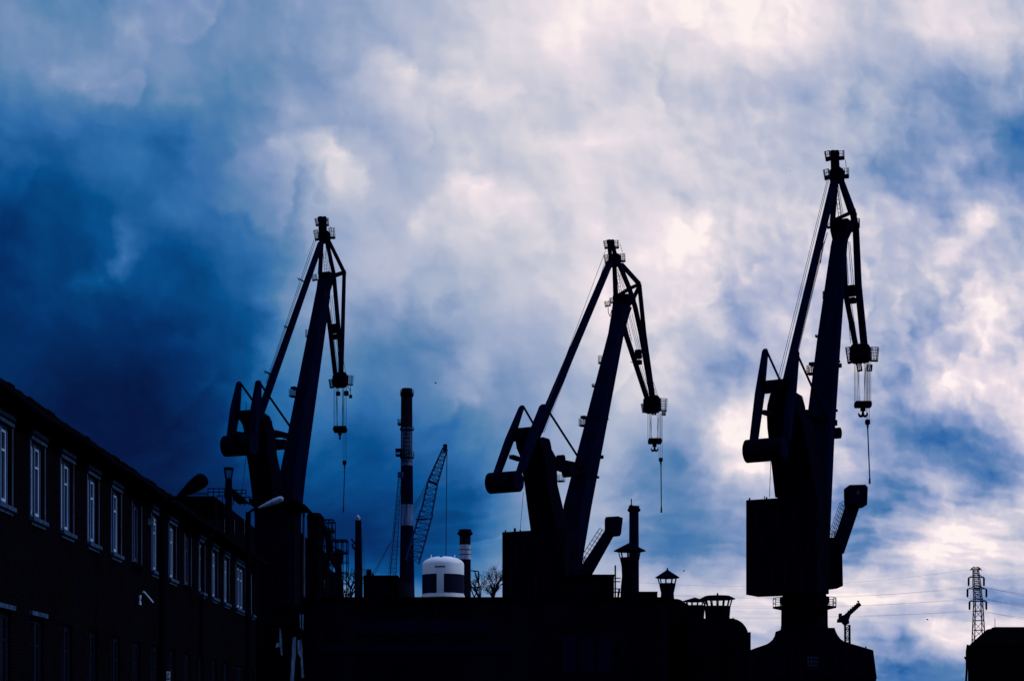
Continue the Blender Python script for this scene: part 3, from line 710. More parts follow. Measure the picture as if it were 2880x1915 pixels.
def ventilator(px, Y, cap_top, cap_w, cap_bot, open_bot, body, label, struts=10, finial=True, base_top=None, cap_mid=None):
    # body: list of (half width px, py) downwards from the louvre sill
    x = ux(px, Y); s_ = Y/F
    t = thing('roof_ventilator', (x, Y, 0), label, 'ventilator', 'ventilators on the hall roofs')
    m = MB(); prof = [(cap_w*s_*.88, uz(cap_bot+1.5,Y)), (cap_w*s_, uz(cap_bot+.5,Y)), (cap_w*s_, uz(cap_bot-1,Y))]
    if cap_mid: prof.append((cap_mid[0]*s_, uz(cap_mid[1],Y)))
    prof += [(cap_w*s_*.1, uz(cap_top,Y)), (0.01, uz(cap_top-1,Y))]
    m.lathe((x, Y), prof, 24)
    if finial: m.lathe((x, Y), [(.05, uz(cap_top+2,Y)), (.05, uz(cap_top-3,Y)), (.03, uz(cap_top-6,Y)), (.005,uz(cap_top-7,Y))], 8)
    m.build('cap', STEEL, t)
    rt = body[0][0]*s_*1.12; rb = body[0][0]*s_*.97
    for i in range(struts):
        a = 2*math.pi*(i+.35)/struts
        MB().tube(Vector((x+rt*math.cos(a), Y+rt*math.sin(a), uz(cap_bot,Y))), Vector((x+rb*math.cos(a), Y+rb*math.sin(a), uz(open_bot,Y))), .035, n=5).build('strut', STEEL, t)
    m = MB(); m.lathe((x, Y), [(w_*s_, uz(p_,Y)) for w_, p_ in reversed(body)], 24); m.build('body', STEEL, t, True)
ventilator(1771, 103, 1527, 45, 1549, 1568, [(28,1568),(23,1592),(22,1620),(25,1650),(27,1690)], 'tallest roof ventilator, its shallow pointed cap in front of the plain chimney', 9, False)
ventilator(1877, 97, 1603, 34, 1624, 1640, [(23.5,1640),(22,1650),(18,1668),(20,1690)], 'small roof ventilator with a pointed cap and finial, standing alone', 9)
ventilator(1954, 96, 1680, 33, 1690, 1702, [(29,1702),(26,1738),(25,1745)], 'wide low ventilator with a thin cap, left of the pair', 12, False)
ventilator(2018, 94.5, 1673, 50, 1684, 1704, [(37,1704),(34,1738),(34,1745)], 'widest open ventilator with a double hood, right of the pair', 14, True, None, (34,1675))
lp = thing('pipe_ladder', (ux(1732,99.4), 99.4, 0), 'thin upright pipe with rungs left of the tallest ventilator', 'ladder')
m = MB(); m.tube(pt(1730.5,1589,99.4), gz(pt(1730.5,1700,99.4)), .045, n=6); m.build('pole', STEEL, lp)
for q in (1625,1635,1655,1665): MB().tube(pt(1723,q,99.4), pt(1745,q,99.4), .03, n=5).build('rung', STEEL, lp)
MB().tube(pt(1738,1680,99.4), pt(1742,1655,99.4), .06, n=6).build('brace', STEEL, lp)

# ------------------------------------------------------------------ chimneys
def ring_platform(m, x, y, r, z, h=1.0, n=14, t=.035):
    m.lathe((x,y), [(r*.6,z-.1),(r,z),(r,z+.08),(r*.6,z+.08)], 20)
    P = [Vector((x+r*math.cos(2*math.pi*i/n), y+r*math.sin(2*math.pi*i/n), z)) for i in range(n)]
    for i in range(n):
        m.tube(P[i], P[i]+Z*h, t, n=4)
        for q in (.5, 1.0): m.tube(P[i]+Z*h*q, P[(i+1)%n]+Z*h*q, t*.8, n=4)
Yc = 330; sc = Yc/F
ch = thing('banded_chimney', (ux(1144,Yc), Yc, 0), 'tallest chimney, dark with two pale bands, beside the lattice boom crane', 'chimney')
xc = ux(1144.5, Yc)
bands = [(1093,1203,14.5,15.2,REDB,'dark_band'),(1203,1310,15.2,16.0,WHITE2,'pale_band'),(1310,1419,16.0,17.2,STEEL2,'dark_band'),
         (1419,1479,17.2,17.8,WHITE2,'pale_band'),(1479,1640,17.8,20.5,STEEL2,'dark_band'),(1640,1700,20.5,22,GFR,'low_band')]  # lowest band in a darker tone than the pale ones
MB().lathe((xc,Yc), [(23*sc*.98,0),(20*sc,uz(1640,Yc)),(15*sc*.97,uz(1203,Yc)),(14*sc,uz(1094,Yc))], 28).build('shaft', CONC2, ch, True)
for a_, b_, r0, r1, mm, nm in bands:
    MB().lathe((xc,Yc), [(r1*sc+.03,uz(b_,Yc)+.01),(r0*sc+.03,uz(a_,Yc)-.01)], 28).build(nm, mm, ch, True)
m = MB(); ring_platform(m, xc, Yc, 19*sc, uz(1112,Yc), 1.0); m.lathe((xc,Yc), [(15.5*sc,uz(1118,Yc)),(18*sc,uz(1114,Yc)),(18*sc,uz(1106,Yc)),(15*sc,uz(1104,Yc))], 24); m.build('crown_platform', STEEL, ch)
m = MB(); ring_platform(m, xc, Yc, 20*sc, uz(1288,Yc), 1.1); ring_platform(m, xc, Yc, 19.5*sc, uz(1210,Yc), .5); m.build('gallery', STEEL, ch)
m = MB(); m.ladder(Vector((xc-16.5*sc,Yc-.6,uz(1650,Yc))), Vector((xc-15.5*sc,Yc-.6,uz(1100,Yc))), Yv, .6, .05, .8)
m.cage(Vector((xc-21*sc,Yc,uz(1195,Yc))), X, Yv, .6, 1.2, 1.0); m.cage(Vector((xc-22*sc,Yc,uz(1282,Yc))), X, Yv, 1.2, 1.4, 1.1)
m.obox(Vector((xc-22*sc,Yc,uz(1266,Yc))), X, Yv, Z, 1.3, 1.3, .5); m.build('ladder', STEEL, ch)
m = MB()      # mesh screen of dark bars over the pale band
for i in range(7):
    xx = xc + (-14+i*4.6)*sc; m.tube(Vector((xx, Yc-17.0*sc, uz(1300,Yc))), Vector((xx, Yc-16.4*sc, uz(1210,Yc))), .05, n=4)
for i in range(9): m.tube(Vector((xc-14*sc, Yc-17*sc, uz(1300-i*11,Yc))), Vector((xc+14*sc, Yc-17*sc, uz(1300-i*11,Yc))), .05, n=4)
m.build('inspection_grid', STEEL, ch)

def small_chimney(px, Y, top, base, rt, rb, label, white=None, crown=True, rod=False):
    s_ = Y/F; x = ux(px, Y); t = thing('chimney', (x, Y, 0), label, 'chimney')
    MB().lathe((x,Y), [(rb*s_,0),(rb*s_,uz(base,Y)),(rt*s_,uz(top,Y))], 24).build('shaft', REDB if white else STEEL2, t, True)
    if white:
        f = lambda p: rt+(rb-rt)*(p-top)/(base-top)
        MB().lathe((x,Y), [(f(white[1])*s_+.04,uz(white[1],Y)),(f(white[0])*s_+.04,uz(white[0],Y))], 24).build('white_band', BANDW, t, True)
        m = MB()
        for q in (0.33,.66): m.lathe((x,Y), [(f(white[1])*s_+.07,uz(white[0]+(white[1]-white[0])*q+.8,Y)),(f(white[1])*s_+.07,uz(white[0]+(white[1]-white[0])*q-.8,Y))], 24)
        m.build('hoop', STEEL, t)
    m = MB()
    if crown:
        m.lathe((x,Y), [(rt*s_*1.0,uz(top+16,Y)),(rt*s_*1.38,uz(top+12,Y)),(rt*s_*1.38,uz(top+7,Y)),(rt*s_*1.15,uz(top+5,Y)),(rt*s_*1.15,uz(top-1,Y)),(.1,uz(top-1,Y))], 24)
    m.build('crown', STEEL, t) if crown else None
    if rod:
        m = MB(); m.tube(Vector((x-rt*s_*.55,Y,uz(top,Y)-.1)), Vector((x-rt*s_*.55,Y,uz(top-22,Y))), .05, n=5); m.obox(Vector((x-rt*s_*.6,Y,uz(top-1,Y))), X, Yv, Z, .25,.25,.2); m.build('lightning_rod', STEEL, t)
    return t
small_chimney(1308, 300, 1490, 1680, 15.5, 16.5, 'chimney with a white band and a wide dark crown, behind the white tank', (1532,1573))
small_chimney(1783, 150, 1424, 1690, 13.2, 14.5, 'plain dark chimney with a lightning rod, behind the tallest ventilator', None, True, True)
# slim tapering stack
Ym = 290; s_ = Ym/F
ms = thing('slim_stack', (ux(1006,Ym), Ym, 0), 'slim tapering dark stack with a hooked side fitting, right of the bare tree', 'chimney')
MB().loft([[Vector((ux(a_,Ym),Ym,z_)),Vector((ux(b_,Ym),Ym,z_)),Vector((ux(b_,Ym),Ym+.9,z_)),Vector((ux(a_,Ym),Ym+.9,z_))] for a_, b_, z_ in
   ((996,1022,0),(997,1019,uz(1640,Ym)),(997,1017,uz(1560,Ym)),(999,1015,uz(1490,Ym)),(999,1015,uz(1462,Ym)))]).build('shaft', STEEL2, ms)
m = MB(); m.lathe((ux(1006,Ym),Ym+.4), [(.35,uz(1462,Ym)),(.42,uz(1455,Ym)),(.2,uz(1449,Ym)),(.05,uz(1446,Ym))], 10); m.obox(pt(1004,1453,Ym), X,Yv,Z,.25,.3,.2); m.build('cap', ALU, ms)
m = MB(); m.path([pt(1000,1530,Ym),pt(993,1522,Ym),pt(988,1514,Ym)], .14, 6); m.path([pt(1000,1545,Ym),pt(993,1540,Ym),pt(991,1528,Ym)], .16, 6); m.build('side_hook', STEEL, ms)
m = MB(); m.tube(pt(1016,1480,Ym), pt(1030,1625,Ym), .04, n=4); m.tube(pt(1016,1500,Ym), pt(1024,1625,Ym), .03, n=4); m.build('stay_wire', CABLE, ms)

# ------------------------------------------------------------------ white tank
Yt = 118; s_ = Yt/F; xt = ux(1246.5,Yt); rt = 58.5*s_
tk = thing('white_tank', (xt, Yt, 0), 'domed white tank with two dark square panels, standing on the flat roof', 'tank')
prof = [(rt*.97,uz(1680,Yt)),(rt,uz(1676,Yt)),(rt,uz(1588,Yt)),(rt*.985,uz(1583,Yt)),(rt*.90,uz(1577,Yt)),(rt*.72,uz(1571,Yt)),(rt*.45,uz(1566.5,Yt)),(rt*.2,uz(1565,Yt)),(.02,uz(1564.6,Yt))]
MB().lathe((xt,Yt), prof, 64).build('shell', WHITE, tk, True)
def cyl_patch(a0, a1, z0, z1, r, th, n=14):
    m = MB(); rin = []; 
    for i in range(n+1):
        a = R(a0+(a1-a0)*i/n); c, s = math.sin(a), -math.cos(a)
        rin.append([Vector((xt+c*r,Yt+s*r,z0)),Vector((xt+c*(r+th),Yt+s*(r+th),z0)),Vector((xt+c*(r+th),Yt+s*(r+th),z1)),Vector((xt+c*r,Yt+s*r,z1))])
    return m.loft(rin)
cyl_patch(-86, -16, uz(1670,Yt), uz(1617,Yt), rt-.01, .03).build('dark_panel', DARKP, tk)
cyl_patch(4, 86, uz(1669,Yt), uz(1617,Yt), rt-.01, .03).build('dark_panel', DARKP, tk)
cyl_patch(-22, 8, uz(1598.5,Yt), uz(1596,Yt), rt-.01, .035).build('name_strip', STEEL, tk)
cyl_patch(-88, 88, uz(1681,Yt), uz(1675,Yt), rt+.005, .05, 30).build('base_ring', WHITE, tk)
for px_ in (1213,1279):
    MB().tube(Vector((ux(px_,Yt),Yt-.3,uz(1577,Yt)-.05)), Vector((ux(px_,Yt),Yt-.3,uz(1561,Yt))), .05, .035, 8).build('lifting_lug', WHITE, tk)
MB().lathe((xt-.1,Yt-.75), [(.1,uz(1572,Yt)),(.1,uz(1567.5,Yt)),(.05,uz(1566.5,Yt))], 12).build('valve', STEEL, tk)

# ------------------------------------------------------------------ lattice boom crane beside the banded chimney
Yl = 310
lc = thing('lattice_boom_crane', (ux(1140,Yl), Yl, 0), 'thin lattice boom crane leaning right with a long rope hanging from its tip', 'crane')
m = MB(); m.lattice(pt(1160,1580,Yl), pt(1200,1440,Yl), X, 2.3, 1.6+.6, 9, .10, .06, 1.6, 1.6); m.lattice(pt(1200,1440,Yl), pt(1217,1357,Yl), X, 1.9, 1.7, 5, .10, .06)
m.lattice(pt(1217,1357,Yl), pt(1252,1262,Yl), X, 1.7, .8, 9, .10, .06); m.build('boom', BLUEST, lc)
m = MB(); m.obox(pt(1252,1260,Yl), X, Yv, Z, .7, .6, 1.3); m.obox(pt(1217,1357,Yl), (pt(1230,1362,Yl)-pt(1205,1350,Yl)).normalized(), Yv, Z, 1.9, .8, .35); m.obox(pt(1186,1460,Yl), X, Yv, Z, 2.0,.5,.2); m.build('boom_joint', STEEL, lc)
MB().tube(pt(1257,1266,Yl), pt(1254,1575,Yl), .075, n=5).build('hoist_rope', CABLE, lc)
m = MB()
for a_, b_, c_, d_ in ((1161,1428,1204,1352),(1161,1436,1205,1358),(1161,1446,1206,1364),(1054,1614,1098,1528),(1048,1614,1100,1520)): m.tube(pt(a_,b_,Yl), pt(c_,d_,Yl), .05, n=4)
m.build('stay_rope', CABLE, lc)
m = MB(); m.lattice(pt(1105,1622,Yl), pt(1125,1345,Yl), X, 1.0, .4, 22, .045, .03); m.tube(pt(1092,1622,Yl), pt(1120,1345,Yl), .045, n=4); m.tube(pt(1097,1600,Yl), pt(1122,1400,Yl), .05, n=4)
m.obox(pt(1126,1335,Yl), X, Yv, Z, .9, .9, .9); m.build('mast', BLUEST, lc)
m = MB(); m.obox(pt(1130,1700,Yl)+Z*-4, X, Yv, Z, 6, 4, 6); m.box(ux(1130,Yl)-3.4, ux(1130,Yl)+3.4, Yl-3, Yl+3, 0, uz(1745,Yl)); m.build('machine_deck', STEEL, lc)

# ------------------------------------------------------------------ shipyard cranes
def crane(d, label):
    Yc = d['Y']; px0 = d['cx']; s1 = Yc/F
    los = math.atan((px0-1440)/F); th = los + R(d['rel'])
    a = Vector((math.cos(th), -math.sin(th), 0)); j = Vector((math.sin(th), math.cos(th), 0))
    Cc = Vector((ux(px0, Yc), Yc, 0))
    cr_, sr_ = math.cos(R(d['rel'])), math.sin(R(d['rel']))
    def P(px, py, s=0.0):
        q = (px-1440)/F; b = Cc + a*s
        t = (q*b.y - b.x) / (j.x - q*j.y); p = b + j*t
        p.z = (2053-py)/F*p.y + EYE; return p
    def sec(pl, pr, py, ratio, s=0.0, tilt=0.0):
        c = P((pl+pr)/2, py, s); w = (pr-pl)*c.y/F
        W = w/(cr_ + ratio*sr_); D = W*ratio
        return [c-a*W/2-j*D/2, c+a*W/2-j*D/2, c+a*W/2+j*D/2, c-a*W/2+j*D/2]
    t = thing('shipyard_crane', (Cc.x, Cc.y, 0), label, 'crane', 'level luffing cranes of the shipyard')
    S = d['S']*s1
    # gantry, column, house
    if d.get('base'):
        bs = d['base']; k = (Yc)/F
        def X0(p): return (p-1440)/F*Yc
        c0 = (X0(bs['c']), Yc)
        prof = [(abs(w_)*k, uz(p_,Yc)) for w_, p_ in bs['flare']]
        MB().lathe(c0, prof, 40).build('column', STEEL, t, True)
        m = MB(); R_ = bs['ring']*k; z_ = uz(1709,Yc); n = 22
        m.lathe(c0, [(R_*.78,z_-.6*.3),(R_,z_),(R_,z_+.12),(R_*.75,z_+.12)], 30)
        Pn = [Vector((c0[0]+R_*math.cos(2*math.pi*i/n), c0[1]+R_*math.sin(2*math.pi*i/n), z_)) for i in range(n)]
        hh = uz(1682,Yc)-z_
        for i in range(n):
            m.tube(Pn[i], Pn[i]+Z*hh, .045, n=4)
            for q in (.5, 1.0): m.tube(Pn[i]+Z*hh*q, Pn[(i+1)%n]+Z*hh*q, .04, n=4)
        m.build('ring_gallery', STEEL2, t)
        m = MB(); xa, xb = X0(bs['pl']), X0(bs['pr']); Dp = 8.0; zt = uz(1832,Yc); zb = uz(1911,Yc)
        ga, gb = X0(2289), X0(2312)
        out_ = [(2112,1911),(2112,1827),(2140,1816),(2168,1807),(2178,1801),(2187,1793),(2193,1783),(2196,1770),(2329,1770),(2333,1781),(2338,1791),(2346,1801),(2357,1809),(2396,1820),(2436,1832),(2438,1850),(2442,1880),(2446,1911)]
        m.prism([Vector((X0(q_), Yc-Dp/2, uz(r_, Yc))) for q_, r_ in out_], Yv*Dp)
        m.box(xa-.2, ga, Yc-Dp/2+.1, Yc+Dp/2-.1, 0, zb-.002); m.box(gb, xb+.3, Yc-Dp/2+.1, Yc+Dp/2-.1, 0, zb-.002)
        m.build('gantry', STEEL, t)
        m = MB(); m.obox(Vector((X0(2435),Yc,zt+.25)), X, Yv, Z, .14, .14, .7)
        for q, r_ in ((2384,1816),(2408,1822)): m.obox(Vector((X0(q),Yc-1,uz(r_,Yc))), X, Yv, Z, .14, .2, .3)
        m.build('mooring_post', STEEL, t)
        m = MB(); m.box(X0(2255), X0(2284), Yc-Dp/2-.05, Yc-Dp/2+.05, uz(1876,Yc), uz(1850,Yc)); wn = m.build('window', FRAMED, t)
        m = MB()
        for i in range(3):
            for q in range(2): m.box(X0(2257+i*9.2), X0(2264+i*9.2), Yc-Dp/2-.07, Yc-Dp/2-.04, uz(1874-q*12,Yc), uz(1864-q*12,Yc))
        m.build('pane', GLASS, wn)
    else:
        hb = d['house']; c = P((hb[0][0]+hb[0][1])/2+20, 1800)
        MB().lathe((c.x, c.y), [(3.4,0),(3.4,2),(3.0,6),(3.0,uz(1685,Yc))], 32).build('column', STEEL, t, True)
        m = MB()
        for sx in (-1,1):
            for sy in (-1,1): m.tube(Vector((c.x+sx*4.5,c.y+sy*4.5,0)), Vector((c.x+sx*1.8,c.y+sy*1.8,7)), .6, .7, 8)
        m.build('gantry', STEEL, t)
    (hl, hr), ht, hbm = d['house']
    hp = P((hl+hr)/2, ht, 0); W = (hr-hl)*hp.y/F/cr_; 
    # rear wall of the house faces the camera
    back = P((hl+hr)/2, ht, 0); zt = back.z; zb = uz(hbm, back.y)
    m = MB(); A = a*W/2; D = d['hd']*s1
    q0 = back.copy(); q0.z = 0
    z1l, z1r = uz(d['htl'], (q0-A).y), uz(d['htr'], (q0+A).y)
    m.hexa([q0-A+Z*zb, q0+A+Z*zb, q0+A+j*D+Z*zb, q0-A+j*D+Z*zb, q0-A+Z*z1l, q0+A+Z*z1l, q0+A+j*D+Z*z1l, q0-A+j*D+Z*z1l])
    m.build('machinery_house', STEEL, t)
    m = MB()
    for f_ in (.04,.28,.52): m.obox(q0-A+A*2*f_+j*.2+Z*(z1l+(z1r-z1l)*f_+.1), a, j, Z, .14, .14, .3)
    m.obox(q0-A+A*2*.62+j*1.2+Z*(z1r+.1), a, j, Z, .5, .5, .3)
    m.build('roof_fitting', STEEL, t)
    m = MB()
    for i in range(9): m.obox(q0-A+A*2*(i+.5)/9-j*.03+Z*((zb+z1l)/2), a, j, Z, .1, .06, (z1l-zb)*.96)
    m.build('wall_rib', STEEL, t)
    # driver's cab on its boom
    cb_ = d['cab']; m = MB(); sC = d['sC']
    poly = [P(x_, y_, 0) for x_, y_ in cb_['arm']]
    def flat(pts, Yf, th):    # prism across the line of sight at fixed distance
        return [pt(x_, y_, Yf) for x_, y_ in pts], Yv*th
    Yk = Yc + cb_['dy']
    pl, ex = flat(cb_['arm'], Yk, 1.6); MB().prism(pl, ex).build('cab_boom', STEEL2, t)
    pl, ex = flat(cb_['cab'], Yk-.7, 3.0); cbo = MB().prism(pl, ex).build('driver_cab', STEEL2, t)
    x0_, x1_ = min(q[0] for q in cb_['cab']), max(q[0] for q in cb_['cab']); y0_, y1_ = min(q[1] for q in cb_['cab']), max(q[1] for q in cb_['cab'])
    MB().prism([pt(x0_+(x1_-x0_)*u_, y0_+(y1_-y0_)*v_, Yk-.74) for u_, v_ in ((.42,.3),(.55,.3),(.55,.48),(.42,.48))], Yv*.03).build('cab_window', GLASS if not cb_.get('lit') else FRAMED, cbo)
    m = MB(); (ra, rb_) = cb_['rail']; p0, p1 = pt(*ra, Yk), pt(*rb_, Yk); n = 8; up = Vector((-.75, 0, .5)) * .9
    for yq in (0.0, 1.5):
        for q in (.5, 1.0): m.tube(p0+up*q+Yv*yq, p1+up*q+Yv*yq, .035, n=4)
        for i in range(n+1): m.tube(p0.lerp(p1,i/n)+Yv*yq, p0.lerp(p1,i/n)+up+Yv*yq, .035, n=4)
    if cb_.get('deck'):
        dx0, dx1, dy_ = cb_['deck']; dd = pt((dx0+dx1)/2, dy_, Yk); m.cage(dd+Yv*.8, X, Yv, (dx1-dx0)*s1, 1.6, 19*s1, .035, 3, 2, .1, .02)
    m.build('cab_railing', STEEL2, t)
    if d.get('side'):
        pl, ex = flat(d['side'], Yc-1.0, 4.0); MB().prism(pl, ex).build('side_cabin', STEEL, t)
    # pylon (upright behind the counterweight)
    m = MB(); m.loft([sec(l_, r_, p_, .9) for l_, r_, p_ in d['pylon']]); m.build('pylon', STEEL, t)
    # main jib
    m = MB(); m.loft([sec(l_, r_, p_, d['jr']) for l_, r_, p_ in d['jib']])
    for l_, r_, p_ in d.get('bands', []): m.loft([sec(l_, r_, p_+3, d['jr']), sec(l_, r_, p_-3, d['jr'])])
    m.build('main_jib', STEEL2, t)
    # link between pylon and jib
    for x0, y0, x1, y1, w_ in d['links']: MB().beam(P(x0,y0), P(x1,y1), a, w_*s1*1.4, w_*s1).build('luffing_link', STEEL, t)
    for x_, y_, r_ in d.get('knuckle', []):
        c = P(x_, y_); MB().tube(c-a*r_*s1*.9, c+a*r_*s1*.9, r_*s1, n=14).build('hinge_drum', STEEL, t)
    # counterweight arms
    for i, (ax, ay, fx, fy, w0, w1) in enumerate(d['arms']):
        s = (-S, S)[i]; p0, p1 = P(ax, ay, s), P(fx, fy, s)
        m = MB(); mid = p0.lerp(p1, .5)
        m.loft([[c_ + (-a*W_/2 - jj), c_ + (a*W_/2 - jj), c_ + (a*W_/2 + jj), c_ + (-a*W_/2 + jj)] for c_, W_, jj in
            ((p0, w0*s1*.6, j*w0*s1*.3), (p0.lerp(p1,.03)+Z*0, w0*s1, j*w0*s1*.6), (mid, (w0+w1)/2*s1*1.1, j*w1*s1*.7), (p1, w1*s1*.9, j*w1*s1*.5))])
        m.build('counterweight_arm', STEEL2, t)
        tx0, ty0, tx1, ty1 = d['ties'][i]
        MB().tube(P(tx0,ty0,s), P(tx1,ty1,s*.55 if i else s), 3.2*s1, n=8).build('tie_rod', STEEL, t)
    x0, x1, y0, y1 = d['cross']; xm = (x0+x1)/2
    c = P(xm, (y0+y1)/2, 0); hw = (x1-x0)*c.y/F/cr_
    MB().obox(c, a, j, Z, hw, hw*.35, (y1-y0)*c.y/F).build('crossbeam', STEEL, t)
    x0, x1, y0, y1 = d['drum']; r = (y1-y0)/2*s1; c = P((x0+x1)/2, (y0+y1)/2, 0); hl_ = ((x1-x0)*c.y/F - 2*r*sr_)/2/cr_
    m = MB(); n = 40
    def ring(s, rr): return [c + a*s + j*(math.cos(2*math.pi*i/n)*rr) + Z*(math.sin(2*math.pi*i/n)*rr) for i in range(n)]
    m.loft([ring(-hl_, r*.90), ring(-hl_+.05, r*.98), ring(-hl_+.10, r), ring(hl_-.04, r), ring(hl_, r*.97)])
    cw = m.build('counterweight', STEEL, t, True)
    MB().loft([ring(hl_-.01, r*.93), ring(hl_+.015, r*.93)]).build('end_plate', STEEL2, cw)  # end disc in the bluer steel: its side light is painted in
    m = MB(); m.loft([ring(hl_-.02, r*.14), ring(hl_+.06, r*.12)])
    m.build('end_pin', STEEL, cw)
    # back stay
    m = MB(); m.loft([sec(l_, r_, p_, .9) for l_, r_, p_ in d['stay']]); m.build('back_stay', STEEL2, t)
    m = MB()
    for x_, y_ in d.get('clips', []):
        c = P(x_, y_); m.obox(c, (a*.6-Z*.4).normalized(), j, (Z+a*.5).normalized(), 22*s1, .5, .16)
        m.tube(c-a*11*s1, c-a*16*s1+Z*.5, .05, n=5)
    if d.get('clips'): m.build('rope_guide', STEEL, t)
    # fly jib
    m = MB()
    for pts, w0, w1, s in d['chords']:
        for q in range(len(pts)-1):
            f0 = q/(len(pts)-1); f1 = (q+1)/(len(pts)-1); ss = s if isinstance(s, (list, tuple)) else [s]*len(pts)
            m.beam(P(*pts[q], ss[q]*s1), P(*pts[q+1], ss[q+1]*s1), a, (w0+(w1-w0)*f0)*s1, (w0+(w1-w0)*f0)*s1, (w0+(w1-w0)*f1)*s1, (w0+(w1-w0)*f1)*s1)
    m.build('fly_jib', STEEL2, t)
    m = MB(); (l0, r0, y0), (l1, r1, y1) = d['jhead']; ym = (y0+y1)/2
    m.loft([sec(l1, r1, y1, .8), sec(l0, r0, ym, .8), sec(l0, r0, y0, .8)])
    for pts, w_ in d['prong']:
        for q in range(len(pts)-1): m.beam(P(*pts[q]), P(*pts[q+1]), a, w_*s1, w_*s1)
    m.build('jib_head', STEEL, t)
    # apex head
    (l_, r_, yt, yb_), fing = d['head'], d['fingers']
    m = MB(); m.loft([sec(l_+3, r_-3, yb_+8, .7), sec(l_, r_, yb_-3, .7), sec(l_, r_, yt+6, .7), sec(l_+6, r_-6, yt, .7)])
    for fx0, fy0, fx1, fy1, w_ in fing:
        m.beam(P(fx0, fy0), P(fx1, fy1), a, w_*s1, w_*s1*1.6)
        c = P(fx1, fy1); m.tube(c-a*w_*s1*.5, c+a*w_*s1*.5, w_*s1*1.1, n=12)
    m.build('apex_head', STEEL, t)
    for x0, x1, y0, y1, s in d['cages']:
        c = P((x0+x1)/2, y1, s*s1); w_ = (x1-x0)*s1/(cr_+sr_*.7); h_ = (y1-y0)*s1
        sg_ = -1 if (x0+x1)/2 < (d['head'][0]+d['head'][1])/2 else 1; c = c - a*sg_*2.5*s1
        MB().cage(c, a, j, w_*.92, w_*.85, h_*.92, .028, 3, 3, .07, h_*d.get('kick',.2), (Z + a*sg_*.08 - j*.30).normalized()).build('platform', STEEL2, t)
    for x0, x1, y0, y1, s in d.get('baskets', []):
        c = P((x0+x1)/2, y1, s*s1); w_ = (x1-x0)*s1/(cr_+sr_*.7); h_ = (y1-y0)*s1
        sg_ = -1 if (x0+x1)/2 < (d['tip'][0]+d['tip'][1])/2 else 1; c = c - a*sg_*4.0*s1
        MB().cage(c, a, j, w_*.92, w_*.85, h_*.95, .026, 4, 5, .07, h_*.10, (Z + a*sg_*.12 - j*.12).normalized()).build('platform', STEEL2, t)
    m = MB(); (x0,y0),(x1,y1) = d['ladder']; m.ladder(P(x1,y1), P(x0,y0), a, 7*s1, .045, .45)
    if d.get('ladder2'): (x0,y0),(x1,y1) = d['ladder2']; m.ladder(P(x1,y1), P(x0,y0), a, 6*s1, .04, .45)
    m.build('ladder', STEEL2, t)
    m = MB()
    for x0, y0, x1, y1 in d['ropes']: m.tube(P(x0,y0), P(x1,y1), .038, n=4)
    for pts in d.get('hoses', []): m.path([P(*q) for q in pts], .05, 5)
    m.build('luffing_rope', CABLE, t)
    # winch box in the fly jib
    x0, x1, y0, y1 = d['winch']; c = P((x0+x1)/2, (y0+y1)/2); w_ = (x1-x0)*s1; h_ = (y1-y0)*s1
    m = MB(); m.obox(c+Z*h_*.30, a, j, Z, w_*.8, w_*.6, h_*.32); m.obox(c-Z*h_*.34, a, j, Z, w_*.9, w_*.7, h_*.28); m.tube(c-a*w_*.45+Z*.05, c+a*w_*.45+Z*.05, h_*.16, n=12); m.build('rope_sheave', STEEL, t)
    for x_, y_ in d.get('lamps', []):
        c = P(x_, y_); m = MB(); m.cage(c-Z*.5, a, j, 20*s1/(cr_+sr_), 1.0, .9, .035, 3, 3, .12, .1); m.obox(c+Z*.6+a*.2, a, j, Z, 14*s1, .9, .35); m.build('side_platform', STEEL2, t)
    # sheave head at the tip, block, hooks
    x0, x1, y0, y1 = d['tip']; tp = P((x0+x1)/2, (y0+y1)/2); w_ = (x1-x0)*s1; h_ = (y1-y0)*s1
    m = MB(); m.loft([sec(x0+6, x1-8, y1, .5), sec(x0, x1, y1-8, .5), sec(x0+1, x1-1, y0+10, .5), sec(x0+8, x1-8, y0, .5)])
    ty = tp.y; Tz = lambda py: (2053-py)/F*ty+EYE; Tx = lambda px: Vector(((px-1440)/F*ty, ty, 0))
    for q in (.25,.5,.75):
        c = tp + a*(q-.5)*w_*.8 - Z*h_*.25; m.tube(c-a*.12, c+a*.12, h_*.36, n=16)
    m.build('sheave_head', STEEL, t, False)
    bl = d['block']; m = MB()
    def TP(px, py): v = Tx(px); v.z = Tz(py); return v
    for px_ in d['falls_l'] + d['falls_r']: m.tube(TP(px_+(1 if px_ in d['falls_l'] else -1)*.0, y1-3), TP(px_, bl[2]+2), .034, n=4)
    m.tube(TP(d['falls_l'][-1]-3, y1+14), TP(d['falls_l'][-1]+1, bl[2]+2), .034, n=4); m.tube(TP(d['falls_r'][0]+3, y1+14), TP(d['falls_r'][0]-1, bl[2]+2), .034, n=4)
    sb = d['small']; 
    for px_ in d['falls_s']: m.tube(TP(px_, y1), TP(px_, sb[2]), .03, n=4)
    m.build('hoist_rope', CABLE, t)
    m = MB(); c = TP((bl[0]+bl[1])/2, (bl[2]+bl[3])/2); bw = (bl[1]-bl[0])*s1; bh = (bl[3]-bl[2])*s1
    n8 = []
    for k_ in (-1, 1):
        n8.append([c + X*(dx*bw/2) + Yv*k_*.45 + Z*(dz*bh/2) for dx, dz in ((-1,-.6),(-.92,-1),(.92,-1),(1,-.6),(1,.6),(.92,1),(-.92,1),(-1,.6))])
    m.loft(n8)
    for q in (-.35, .35):
        m.tube(c+X*q*bw-Yv*.5, c+X*q*bw+Yv*.5, bh*.42, n=14)
    hbk = m.build('hook_block', STEEL, t)
